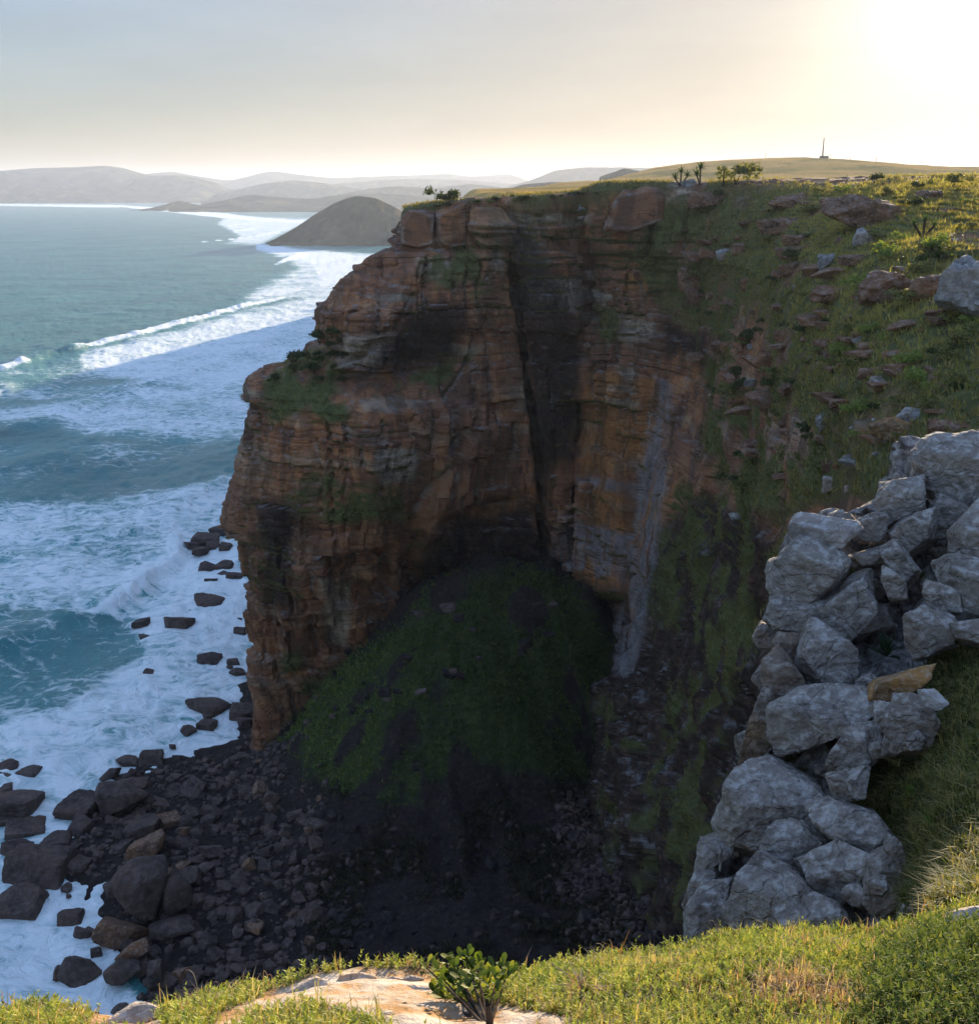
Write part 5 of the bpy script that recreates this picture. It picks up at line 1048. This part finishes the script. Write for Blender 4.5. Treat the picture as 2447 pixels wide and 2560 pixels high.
for px, py, w, kd, lb in [(1120,512,70,'dark','dark bush on the rim beside the square corner block'),(2260,920,80,'bright','bright green bush beside the red brown boulder'),(2300,965,90,'bright','wide bright green bush above the small red rock'),
    (2215,650,70,'bright','yellow green bush between the pale triangular boulder and broad block'),(2330,620,70,'bright','bright bush beside the huge pale wedge boulder'),(2250,600,50,'bright','sunlit bush under the long rock band'),
    (1840,462,90,'olive','low olive bush on the rim beside the single aloe'),(2215,484,44,'olive','rounded bush just above the long rock band'),(2185,458,46,'dark','dark thicket patch on the golden plateau'),
    (800,862,60,'dark','dark bush at the foot of the upper buttress on the seaward shoulder'),(835,845,50,'dark','tall dark bush against the buttress wall'),(740,905,60,'dark','dark bush near the brink of the seaward shoulder'),(2370,900,70,'olive','olive bush on the slope below the huge pale wedge boulder'),
    (2390,960,60,'olive','grey green bush above the long flat slab'),(1590,480,40,'olive','tiny bush on the rim above the orange cliff panel'),(2380,470,60,'olive','scrubby bush beside the low rock shelf'),(2290,470,40,'dark','small dark bush on the low rock shelf')]: shrub(px, py, w, kd, lb)
G1 = 'scrub bushes dotted over the hillside'; k = 0
HPOLY = [(1600, 520), (1760, 480), (2440, 470), (2440, 1000), (2150, 1180), (1850, 1250), (1760, 1000), (1760, 800), (1620, 740)]
for px, py in RNG.uniform([1600, 470], [2446, 1250], (400, 2)):
    if k >= 110: break
    if poly_mask(np.array([px]), np.array([py]), HPOLY, 1)[0] < .5: continue
    kd = ('olive', 'dark', 'olive', 'olive', 'bright')[k % 5] if px > 2050 else ('olive', 'dark')[k % 2]
    shrub(px, py, RNG.uniform(26, 82), kd, {'olive': 'low olive scrub bush', 'dark': 'low dark green bush', 'bright': 'low bright green bush'}[kd] + ' in the grass of the hillside', {'olive': 'olive', 'dark': 'dark', 'bright': 'bright'}[kd] + ' bushes dotted over the hillside', tall=.8); k += 1
k = 0
for px, py in RNG.uniform([660, 850], [860, 960], (300, 2)):
    if k >= 16: break
    if py < 960 - (px - 650) * 0.55: continue
    shrub(px, py, RNG.uniform(24, 44), 'dark', 'dark leafy bush on the seaward shoulder of the cliff', 'bushes on the seaward shoulder'); k += 1
k = 0
for px in np.linspace(1090, 1500, 14):
    shrub(px + RNG.uniform(-12, 12), np.interp(px, [1005, 1250, 1490], [528, 503, 486]), RNG.uniform(18, 40), ('olive', 'dark')[k % 2], 'low scrub along the grassy cliff rim', 'scrub along the cliff rim', tall=.6); k += 1

# aloes
def aloe_leaf():
    V, F_ = [], []
    for t in np.linspace(0, 1, 6):
        w = 0.085 * (1 - t) ** 0.7 + 0.004; z = 0.75 * t - 0.55 * t * t; V += [(0.05 + t * 0.85, -w, z + 0.03 * (1 - t)), (0.05 + t * 0.85, 0, z), (0.05 + t * 0.85, w, z + 0.03 * (1 - t))]
    for i in range(5):
        a = i * 3; F_ += [(a, a + 3, a + 4, a + 1), (a + 1, a + 4, a + 5, a + 2)]
    return mk('leaf', V, F_, MAT['leaf'], True, {'tint': np.tile([[0.05, 0.085, 0.035]], (len(V), 1))}, data_only=True)
ALEAF = aloe_leaf()
def tube(path, rad, n=7, mat='bark', name='trunk', parent=None, **kw):
    path = np.asarray(path, float); rad = np.broadcast_to(np.asarray(rad, float), (len(path),)); T = np.gradient(path, axis=0); T /= np.linalg.norm(T, axis=1, keepdims=True)
    ref = np.array([1, 0.1, 0.05]) if abs(T[0, 0]) < .8 else np.array([0, 1, .1]); s_ = np.cross(T, ref); s_ /= np.linalg.norm(s_, axis=1, keepdims=True); b = np.cross(T, s_)
    a = np.arange(n) * 2 * math.pi / n; V = path[:, None] + rad[:, None, None] * (np.cos(a)[None, :, None] * s_[:, None] + np.sin(a)[None, :, None] * b[:, None])
    F_ = []
    for i in range(len(path) - 1):
        for q in range(n): F_.append((i * n + q, i * n + (q + 1) % n, (i + 1) * n + (q + 1) % n, (i + 1) * n + q))
    return mk(name, V.reshape(-1, 3), F_, MAT[mat] if isinstance(mat, str) else mat, True, parent=parent, **kw)
def aloe(px, py, h, heads, label, leaf=0.9):
    g = hit(px, py); e = link('aloe', None, label=label, cat='aloe'); e.location = g - np.array([0, 0, .2])
    for dx, dh in heads:
        th = h * dh; tube([(0, 0, 0), (dx * .4, 0.1, th * .5), (dx, 0, th)], [.14, .11, .10], parent=e)
        for j in range(20):
            o = link('leaf', ALEAF, e); o.location = (dx, 0, th); a = j * 2.4; el = 0.5 - (j / 20) * 1.35; o.rotation_euler = (0, el, a); o.scale = (leaf * RNG.uniform(.85, 1.1),) * 3
aloe(1700, 464, 2.0, [(0, 1), (.9, .75), (-.8, .6)], 'many headed aloe clump on the pale rim rock', 1.3)
aloe(1750, 460, 2.3, [(0, 1), (-.5, .6)], 'tall aloe with a wide spiky crown standing in the middle of the clump', 1.5)
aloe(1808, 464, 2.2, [(0, 1)], 'single slender aloe apart from the clump', 1.0)
aloe(2310, 590, 1.6, [(0, 1), (.8, .7), (-.9, .8)], 'aloe cluster in the sunlit scrub above the huge pale wedge boulder', .9)
aloe(2345, 640, .6, [(0, 1)], 'low aloe rosette beside the huge pale wedge boulder', .8)
for px, py in ((700, 905), (725, 895), (760, 880), (812, 858)): pass
aloe(728, 900, 1.2, [(0, 1), (.8, .8), (-.7, .7)], 'dark aloe clump silhouetted on the seaward shoulder', .9)
aloe(812, 862, 1.4, [(0, 1)], 'dark aloe against the sea beside the buttress wall', .9)

# ------------------------------------------------------------------ foreground ledge
FP_ = [-1300, -150, 60, 180, 370, 620, 800, 1000, 1200, 1330, 1560, 1720, 1850, 2050, 2200, 2330, 2447, 2800]
FE = [2600, 2575, 2545, 2565, 2550, 2505, 2462, 2450, 2475, 2455, 2425, 2400, 2362, 2362, 2366, 2335, 2290, 2190]
FY = [4.6, 4.6, 4.6, 4.6, 4.7, 4.8, 4.9, 5.0, 5.0, 5.0, 5.1, 5.2, 5.3, 5.4, 5.4, 5.5, 5.6, 5.9]
FP_, FE, FY = map(lambda a: np.array(a, float), (FP_, FE, FY))
e5 = at(FP_, FE, FY); e3 = at(FP_, np.full(18, 2720.0), np.full(18, 3.15)); e4 = e3 * 0.45 + e5 * 0.55 + np.array([0, 0, 0.10]); e2 = at(FP_, np.full(18, 3050.0), np.full(18, 2.25))
e1 = np.stack([FP_ / 1500 - .8, np.full(18, .9), np.full(18, 88.25)], 1); e0 = np.stack([FP_ / 700 - 1.7, np.full(18, -4.0), np.full(18, 88.3)], 1)
e6 = e5 + np.array([0, 0.22, -0.14]); e7 = e5 + np.array([0, 0.5, -0.9]); e8 = e5 + np.array([0, 0.9, -7]); e9 = e5 + np.array([0, 1.4, -30])
FG = dens(dens(np.array([e0, e1, e2, e3, e4, e5, e6, e7, e8, e9]), 0, [4, 6, 10, 34, 34, 8, 8, 8, 6]), 1, [30, 14, 16, 20, 24, 24, 24, 24, 18, 26, 20, 20, 24, 20, 20, 20, 20])
FG = FG + np.array([0, 0, 1.0]) * (0.05 * fbm(FG * 1.6, 3, 601) + 0.03 * fbm(FG * 6, 3, 602))[..., None]
fx, fy = proj(FG); fy = np.where(FG[..., 1] < 0.3, 9999, fy); fxw = fx + 14 * fbm(FG * 5, 3, 603); fyw = fy + 9 * fbm(FG * 5, 3, 604)
FROCK = [(200, 2590), (235, 2540), (370, 2520), (420, 2570), (500, 2600), (560, 2530), (690, 2480), (790, 2440), (900, 2425), (1080, 2430), (1110, 2500), (1290, 2520), (1420, 2545), (1420, 2620), (1000, 2620), (960, 2570), (900, 2540), (760, 2520), (640, 2530), (560, 2600)]
frock = poly_mask(fxw, fyw, FROCK, 6); fg_ok = (FG[..., 1] > 2.4)
rowi = np.arange(FG.shape[0])[:, None] + np.zeros((1, FG.shape[1])); edge_row = 4 + 6 + 10 + 34 + 34
heath = (1 - frock) * (rowi <= edge_row + 9) * fg_ok
MAT['fg_soil'] = mat_earth('ledge_soil', 'heath', [(0.32, (0.12, 0.08, 0.05)), (0.42, (0.36, 0.20, 0.08)), (0.52, (0.42, 0.34, 0.26)), (0.68, (0.58, 0.51, 0.43))], [(0.3, (0.05, 0.04, 0.02)), (0.7, (0.15, 0.12, 0.06))])
mk('ledge_ground', FG, grid_faces(*FG.shape[:2]), MAT['fg_soil'], True, {'heath': (1 - frock).ravel()}, kind='structure')
FGq = FG.reshape(-1, 3)
farea = np.linalg.norm(np.cross(np.gradient(FG, axis=0), np.gradient(FG, axis=1)), axis=-1)
hw_ = (heath * farea * (fx > -700) * (fx < 2700) * (fy < 2640)).ravel()
def fgpts(n, mask=None):
    w = hw_ if mask is None else hw_ * mask.ravel(); i = RNG.choice(len(w), n, p=w / w.sum()); return FGq[i] + RNG.normal(0, 0.012, (n, 3)) * np.array([1, 1, 0.3])
def shoots(pts, h, L, leaf, pal):
    n = len(pts); an = RNG.uniform(0, 6.283, n); tilt = RNG.uniform(0, .7, n); ax = np.stack([np.cos(an) * np.sin(tilt), np.sin(an) * np.sin(tilt), np.cos(tilt)], 1); H = h * RNG.lognormal(0, .28, n)
    t = (np.arange(L) + 1) / L; c = pts[:, None] + ax[:, None] * (H[:, None] * t[None])[..., None]
    ph = np.arange(L)[None] * 2.4 + RNG.uniform(0, 6.28, (n, 1)); d = np.stack([np.cos(ph), np.sin(ph), 0.75 + 0 * ph], -1); d /= np.linalg.norm(d, axis=-1, keepdims=True)
    sd = np.stack([-np.sin(ph), np.cos(ph), 0 * ph], -1); l = (leaf * RNG.uniform(.7, 1.2, (n, L)))[..., None]
    V = np.stack([c - sd * l * .22, c + sd * l * .22, c + d * l], 2).reshape(-1, 3); col = palette(pal, n)[:, None] * (0.55 + 0.6 * t)[None, :, None] * RNG.uniform(.85, 1.15, (n, L, 1))
    return V, np.arange(len(V)).reshape(-1, 3), np.repeat(col.reshape(-1, 3), 3, 0)
HE = [(0.09, 0.13, 0.02), (0.24, 0.31, 0.045), (0.38, 0.42, 0.07), (0.46, 0.40, 0.08)]
hp_ = fgpts(18500); dryv = poly_mask(proj(hp_)[0] + 20 * fbm(hp_ * 4, 2, 611), proj(hp_)[1] + 14 * fbm(hp_ * 4, 2, 612), [(1860, 2470), (2000, 2440), (2150, 2480), (2260, 2420), (2290, 2500), (2100, 2530), (1900, 2520)], 20)
hp1 = hp_[RNG.random(len(hp_)) > dryv * .9]; hp2 = hp_[RNG.random(len(hp_)) < dryv * .6]
stuff('heath', [shoots(hp1, 0.052, 11, 0.021, HE)], label='bright yellow green heath carpeting the sunlit ledge', cat='heath')
dn = np.clip(fbm(hp_ * 2.2, 3, 613) + .35, 0.02, 1); dsel = hp_[RNG.random(len(hp_)) < dn * .12]
stuff('dry_twigs', [blades(np.concatenate([hp2, dsel]), 5, 0.085, 0.005, 1.0, [(0.34, 0.20, 0.13), (0.45, 0.32, 0.2), (0.55, 0.42, 0.25)], spread=.03, two=True)], 'dry', label='dry pinkish twigs and dead grass among the heath', cat='twigs')

def fhit(px, py):
    d2 = (fx.ravel() - px) ** 2 + (fy.ravel() - py) ** 2; d2[FGq[:, 1] < 1.5] = 1e9; return FGq[int(np.argmin(d2))]
# ledge stones
for pl, Y, mt, lb in [([(828,2448),(850,2436),(905,2434),(945,2448),(940,2462),(850,2462)], 4.95, 'ledge_rock', 'flat beige flake of sandstone at the brink of the ledge'), ([(940,2452),(985,2443),(1010,2450),(1000,2464),(945,2466)], 4.95, 'ledge_rock', 'thin curled sandstone flake beside the flat beige flake'),
    ([(1005,2448),(1030,2440),(1062,2450),(1058,2464),(1010,2464)], 4.95, 'ledge_rock', 'small grey sandstone flake near the leafy shrub'), ([(700,2500),(720,2470),(790,2445),(835,2450),(830,2500),(760,2530)], 4.8, 'ledge_rock', 'orange tinted sandstone hump on the ledge'),
    ([(900,2500),(930,2470),(1030,2465),(1100,2480),(1090,2520),(960,2530)], 4.6, 'ledge_rock', 'broad sandstone slab with orange lichen behind the leafy shrub'), ([(225,2560),(300,2525),(360,2518),(400,2545),(380,2600),(240,2600)], 4.5, 'ledge_rock', 'cracked beige sandstone knob at the ledge corner'),
    ([(2358,2330),(2385,2290),(2440,2262),(2540,2255),(2560,2340),(2430,2362),(2370,2356)], 5.3, 'ledge_rock', 'pinkish rock with dead grass at the edge of the heath')]: traced(pl, Y, .6, mt, 4, .09, 14, 'ledge_stone', lb, 'stone', top=.45)

lg = fgpts(900, np.clip(fbm(FG * 1.3, 3, 621) * 3, 0.02, 1)); stuff('ledge_grass', [blades(lg, 4, 0.095, 0.005, 1.0, [(0.20, 0.22, 0.04), (0.45, 0.38, 0.12), (0.6, 0.48, 0.25)], spread=.03, two=True)], 'dry')
dk_ = poly_mask(fx, fy, [(2180, 2440), (2330, 2370), (2600, 2360), (2600, 2620), (2150, 2620)], 30); dp = fgpts(2200, dk_ + 1e-6)
stuff('bushy_heath', [shoots(dp, 0.13, 16, 0.03, [(0.05, 0.08, 0.015), (0.12, 0.17, 0.03), (0.2, 0.22, 0.04)])], label='taller dark green heath bushes at the end of the ledge', cat='heath')
# leafy shrub with thick leaves
def oleaf():
    V, F_ = [], []
    for t, w in ((0, .05), (.3, .13), (.6, .20), (.85, .17), (1.0, .05)): V += [(t, -w, .05 * w + .10 * t * t), (t, 0, .10 * t * t - .02), (t, w, .05 * w + .10 * t * t)]
    for i in range(4): a = i * 3; F_ += [(a, a + 3, a + 4, a + 1), (a + 1, a + 4, a + 5, a + 2)]
    return [mk('leaf', V, F_, MAT['leaf'], True, {'tint': np.tile([c], (len(V), 1))}, data_only=True) for c in ((0.10, 0.15, 0.02), (0.19, 0.22, 0.035), (0.05, 0.085, 0.014))]
OLEAF = oleaf(); base = fhit(1222, 2562)
ls = link('leafy_shrub', None, label='small shrub with thick glossy oval leaves growing from the ledge', cat='shrub'); ls.location = base; ls.scale = (1.15, 1.1, .8)
for px, py, nl in [(1137,2432,11),(1171,2424,12),(1195,2437,10),(1123,2476,12),(1150,2480,8),(1237,2463,12),(1265,2454,12),(1101,2526,9),(1215,2480,9),(1180,2462,8),(1085,2440,6),(1130,2530,6)]:
    c = at(px, py + 8, 4.3 + RNG.uniform(-.08, .08)) - base
    tube([(0, 0, -.03), c * .45 + np.array([0, 0, -.01]), c], [.008, .006, .003], 6, name='branch', parent=ls)
    for j in range(nl + 10):
        o = link('leaf', OLEAF[int(RNG.integers(3))], ls); o.location = c; o.rotation_euler = (RNG.uniform(-.2, .2), -RNG.uniform(.25, 1.15), j * 2.4 + RNG.uniform(-.3, .3)); o.scale = (RNG.uniform(.042, .068),) * 3; o.location = c * (1.0 if j < nl else RNG.uniform(.55, .95)) + RNG.normal(0, .016, 3)
tube([(0, 0, -.06), (0.004, 0, .04), (-.004, .01, .12)], [.017, .014, .010], name='trunk', parent=ls)

# dry grass stalks
def ribbon(path, w, mat='dry', col=(0.42, 0.27, 0.14), name='blade', parent=None, data_only=False):
    path = np.asarray(path, float); s_ = np.array([1.0, .15, 0]) * w; wd = np.linspace(1, .35, len(path))[:, None]
    V = np.concatenate([path - s_ * wd, path + s_ * wd + np.array([0, w * .5, 0])]); n = len(path); F_ = [(i, i + 1, n + i + 1, n + i) for i in range(n - 1)]
    return V, np.array(F_), np.tile([col], (2 * n, 1))
def stalk_mesh(seed, hook=True):
    rg = np.random.default_rng(seed); h = rg.uniform(.10, .2); t = np.linspace(0, 1, 14); a = rg.uniform(0, 6.28); b = rg.uniform(.1, .5)
    cx = np.where(t < .75, b * t * t * h * .6, b * t * t * h * .6 + (t - .75) * h * .9); cz = np.where(t < .8, t * h, .8 * h + (t - .8) * h * .4 - ((t - .8) / .2) ** 2 * h * .2)
    V, F_, T = ribbon(np.stack([cx * math.cos(a), cx * math.sin(a), cz], 1), .0016, col=[(0.55, .36, .2), (.5, .24, .12), (.62, .5, .34)][seed % 3]); return mk('dry_grass_stalk', V, F_, MAT['dry'], True, {'tint': T}, data_only=True)
STK = [stalk_mesh(j) for j in range(9)]
SP = [(660, 2500), (690, 2495), (640, 2505), (620, 2510), (440, 2530), (500, 2515), (405, 2535), (520, 2510), (585, 2505), (15, 2540), (35, 2548), (100, 2545), (1460, 2420), (1500, 2425), (1480, 2430), (1530, 2420), (1600, 2410), (1640, 2420), (1720, 2450), (1690, 2480), (2180, 2330), (2260, 2320), (2300, 2300), (2290, 2290), (2400, 2330), (2420, 2340), (2370, 2350), (2440, 2320), (2390, 2310), (2060, 2500), (2150, 2440), (2160, 2420), (2000, 2440), (1850, 2450), (1930, 2560), (1560, 2540), (1700, 2560), (2230, 2380), (2340, 2370), (2320, 2340), (1420, 2500), (1790, 2360), (1900, 2345), (2100, 2335)]
for i, (px, py) in enumerate(SP):
    o = link('dry_grass_stalk', STK[i % 9], label='thin curled dry grass stalk rising from the sunlit heath', cat='grass stalk', group='dry grass stalks on the ledge'); o.location = fhit(px, py); o.rotation_euler = (0, 0, RNG.uniform(0, 6.28)); o.scale = (RNG.uniform(.8, 1.4),) * 3
def plume(px, py, prongs, h, label):
    b = fhit(px, py); parts = []
    for dx, dz in prongs: parts.append(ribbon([(0, 0, 0), (0.01, 0, h * .6), (dx * .3, 0, h * .85), (dx, 0.01, h * dz)], .0022, col=(.45, .26, .12)))
    V, F_, T = join(parts); o = mk('grass_plume', V, F_, MAT['dry'], True, {'tint': T}, label=label, cat='grass stalk'); o.location = b
plume(1545, 2425, [(.05, 1.45), (-.10, 1.0), (-.06, .75), (.03, .7), (.02, 1.0)], .17, 'forked grass seed head standing tallest above the heath')
plume(1520, 2425, [(-.05, 1.1), (.0, .9)], .10, 'short forked grass stem beside the tallest seed head')
def clump(px, py, n, h, pal, label, name='grass_clump', mat='dry', pos=None, w=.004):
    b = fhit(px, py) if pos is None else pos; parts = []
    for j in range(n):
        a = RNG.uniform(0, 6.28); L = h * RNG.uniform(.5, 1.2); t = np.linspace(0, 1, 7); r_ = L * (0.15 + RNG.uniform(.2, .9)) * t ** 1.3; z = L * (1.1 * t - RNG.uniform(.4, 1.0) * t * t)
        parts.append(ribbon(np.stack([r_ * math.cos(a), r_ * math.sin(a), z], 1), w, col=tuple(palette(pal, 1)[0])))
    V, F_, T = join(parts); o = mk(name, V, F_, MAT[mat], True, {'tint': T}, label=label, cat='grass'); o.location = b
clump(1455, 2495, 90, .16, [(.30, .2, .12), (.5, .38, .24)], 'drooping clump of dead brown grass beside the heath cushion')
clump(2110, 2400, 30, .14, [(.5, .25, .1), (.6, .4, .2)], 'reddish tuft of dry grass in the middle of the heath')
clump(2400, 2350, 50, .10, [(.5, .2, .12), (.6, .36, .24)], 'reddish dead grass hanging over the pinkish rock')
clump(1855, 2380, 24, .16, [(.3, .32, .06), (.4, .38, .1)], 'taller yellow green grass tuft at the brink of the heath', mat='leaf')

# ---- the shaded grassy bank beside the outcrop and tufts in its cracks
oa = np.linalg.norm(np.cross(np.gradient(OB, axis=0), np.gradient(OB, axis=1)), axis=-1); ow = (og * oa * (ox < 2650)).ravel(); oi_ = RNG.choice(len(ow), 8000, p=ow / ow.sum()); op = OB.reshape(-1, 3)[oi_] + RNG.normal(0, .05, (8000, 3))
ou = np.tile([-0.25, -0.35, 0.9], (8000, 1))
stuff('bank_grass', [blades(op, 6, 0.34, 0.022, 1.1, [(0.04, 0.06, 0.015), (0.10, 0.13, 0.03), (0.22, 0.2, 0.07), (0.36, 0.3, 0.14)], up=ou, spread=.08, two=True)])
def ohit(px, py):
    d2 = (ox.ravel() - px) ** 2 + (oy.ravel() - py) ** 2; return OB.reshape(-1, 3)[int(np.argmin(d2))]
GT = [(0.04, 0.06, 0.012), (0.12, 0.14, 0.035), (0.18, 0.16, 0.06)]
for px, py, h, n, lb in [(2132,1440,.5,90,'grass hanging from the crack beside the large square block'),(2312,1262,.45,80,'grass tuft wedged under the crowning boulder'),(2300,1450,.5,90,'mossy grass between the slanting ribs and the squat block'),(2042,1545,.35,60,'dry grass tuft above the ridged slab'),(1975,1905,.4,90,'moss and grass strip under the leaning lichen block'),
    (2010,1935,.35,70,'pale mossy grass on the massive pale block'),(2155,2205,.4,90,'dark grass tuft in the hole beside the half buried boulder'),(1790,2215,.4,90,'dark moss hanging on the tall gully pillar'),(2185,1345,.3,50,'small grass tuft on the sloping grey block'),(2170,1790,.4,80,'dark fern like grass behind the leaning lichen block'),(2365,1400,.35,60,'grass tuft below the blunt grey block')]:
    g = ohit(px, py); g = g + (CAM - g) / np.linalg.norm(CAM - g) * 1.0; clump(0, 0, n, h, GT, lb, 'grass_tuft', 'leaf', g, .012)
def broad(px, py, n, L, label, col):
    g = ohit(px, py); g = g + (CAM - g) / np.linalg.norm(CAM - g) * 1.1; e = link('broad_leaf_plant', None, label=label, cat='plant'); e.location = g
    me = mk('leaf', np.asarray([(0, -.02, 0), (0, .02, 0), (.4, -.13, .1), (.4, 0, .06), (.4, .13, .1), (.8, -.11, .1), (.8, 0, .05), (.8, .11, .1), (1, 0, .0)]), np.array([(0, 2, 3), (0, 3, 1), (1, 3, 4), (2, 5, 6), (2, 6, 3), (3, 6, 7), (3, 7, 4), (5, 8, 6), (6, 8, 7)]), MAT['leaf'], True, {'tint': np.tile([col], (9, 1))}, data_only=True)
    for j in range(n): o = link('leaf', me, e); o.rotation_euler = (RNG.uniform(-.5, .5), -RNG.uniform(.2, 1.3), RNG.uniform(0, 6.28)); o.scale = (L * RNG.uniform(.7, 1.1),) * 3
broad(2150, 1590, 14, .75, 'dark broad leaved plant growing in the hollow of the outcrop', (.02, .05, .02)); broad(2215, 1640, 16, .7, 'second broad leaved plant deeper in the hollow', (.018, .04, .016)); broad(1975, 1620, 9, .6, 'dark leafy plant below the dark square block', (.02, .045, .02))
for px, py, L, lb in [(2270, 1985, .22, 'bright green herb on the shaded grassy bank'), (2330, 2065, .24, 'larger bright green herb lower on the grassy bank'), (2250, 1725, .25, 'spiky green plant beside the orange slab')]: broad(px, py, 22, L, lb, (.12, .2, .03))

# ------------------------------------------------------------------ waterfall, mast, poles
fa = [hit(1862, 1900), hit(1850, 1960), hit(1838, 2010), hit(1825, 2060)]
fp = np.array(fa) - np.array([0, 0.25, 0]); fp = fp[np.argsort(-fp[:, 2])]
m = Mat('falling_water'); m.bsdf((0.55, 0.62, 0.68), 0.5); MAT['fall'] = m.m
tube(np.stack([np.interp(np.linspace(0, 3, 9), range(4), fp[:, q]) for q in range(3)], 1) + .08 * np.sin(np.arange(9))[:, None] * np.array([1, 0, 0]), np.linspace(.12, .30, 9), 8, 'fall', 'waterfall', label='thin white waterfall dropping in the dark gully behind the outcrop', cat='waterfall')
m = Mat('dark_metal'); m.bsdf((0.06, 0.055, 0.05), 0.6); MAT['metal'] = m.m
def skyline(px):
    d = ray(px, 400); a = math.atan2(d[0], d[1]); r_ = np.linspace(500, 2500, 400); z = plateau_z(r_ * math.sin(a), r_ * math.cos(a)); k = int(np.argmax((z - EYE) / r_)); return np.array([r_[k] * math.sin(a), r_[k] * math.cos(a), z[k]])
g = skyline(2055); sz = g[1] / FPX; e = link('mast', None, label='tall thin lattice mast standing on the crest of the grassy hill', cat='mast'); e.location = g
for a in (0, 2.09, 4.19): tube([(math.cos(a) * .9, math.sin(a) * .9, -.5), (math.cos(a) * .25, math.sin(a) * .25, 46 * sz)], [.42, .30], 5, 'metal', 'leg', e)
for z in np.linspace(2, 42, 10): tube([(math.cos(a) * .8, math.sin(a) * .8, (z + (i % 2) * 2) * sz) for i, a in enumerate((0, 2.09, 4.19, 6.28))], .08, 4, 'metal', 'brace', e)
tube([(0, 0, 44 * sz), (0, 0, 52 * sz)], .08, 5, 'metal', 'antenna', e)
mk('hut', [(x * 5 + 2, y * 3, z * 3.2 - .4) for x in (-1, 1) for y in (-1, 1) for z in (0, 1)], [(0, 1, 3, 2), (4, 6, 7, 5), (0, 4, 5, 1), (2, 3, 7, 6), (1, 5, 7, 3)], MAT['metal'], False, parent=e)
for px, h, lb in [(1913, 11, 'wooden utility pole alone on the near end of the hill crest'), (2074, 10, 'short utility pole right beside the mast'), (2126, 8, 'small utility pole between the mast and the outer pole'), (2190, 10, 'outer utility pole past the mast on the hill crest')]:
    g = skyline(px); sz = g[1] / FPX; e = link('utility_pole', None, label=lb, cat='pole', group='utility poles on the hill crest'); e.location = g
    tube([(0, 0, -.5), (0, 0, h * sz)], [.34, .26], 6, 'metal', 'pole', e); tube([(-1.1, 0, h * sz * .9), (1.1, 0, h * sz * .9)], .09, 5, 'metal', 'crossarm', e)
# ------------------------------------------------------------------ haze
def haze():
    m = Mat('haze_air')
    v = m.n('VolumePrincipled', {'Color': (0.70, 0.80, 1.0), 'Density': 0.000055, 'Anisotropy': 0.35})
    m.t.links.new(v.outputs[0], m.out.inputs['Volume'])
    x0, x1, y0, y1, z0, z1 = -17000, 17000, -3000, 17500, -60, 300
    V = [(x, y, z) for x in (x0, x1) for y in (y0, y1) for z in (z0, z1)]
    o = mk('haze', V, [(0, 1, 3, 2), (4, 6, 7, 5), (0, 4, 5, 1), (2, 3, 7, 6), (0, 2, 6, 4), (1, 5, 7, 3)], m.m, False, kind='stuff')
haze()
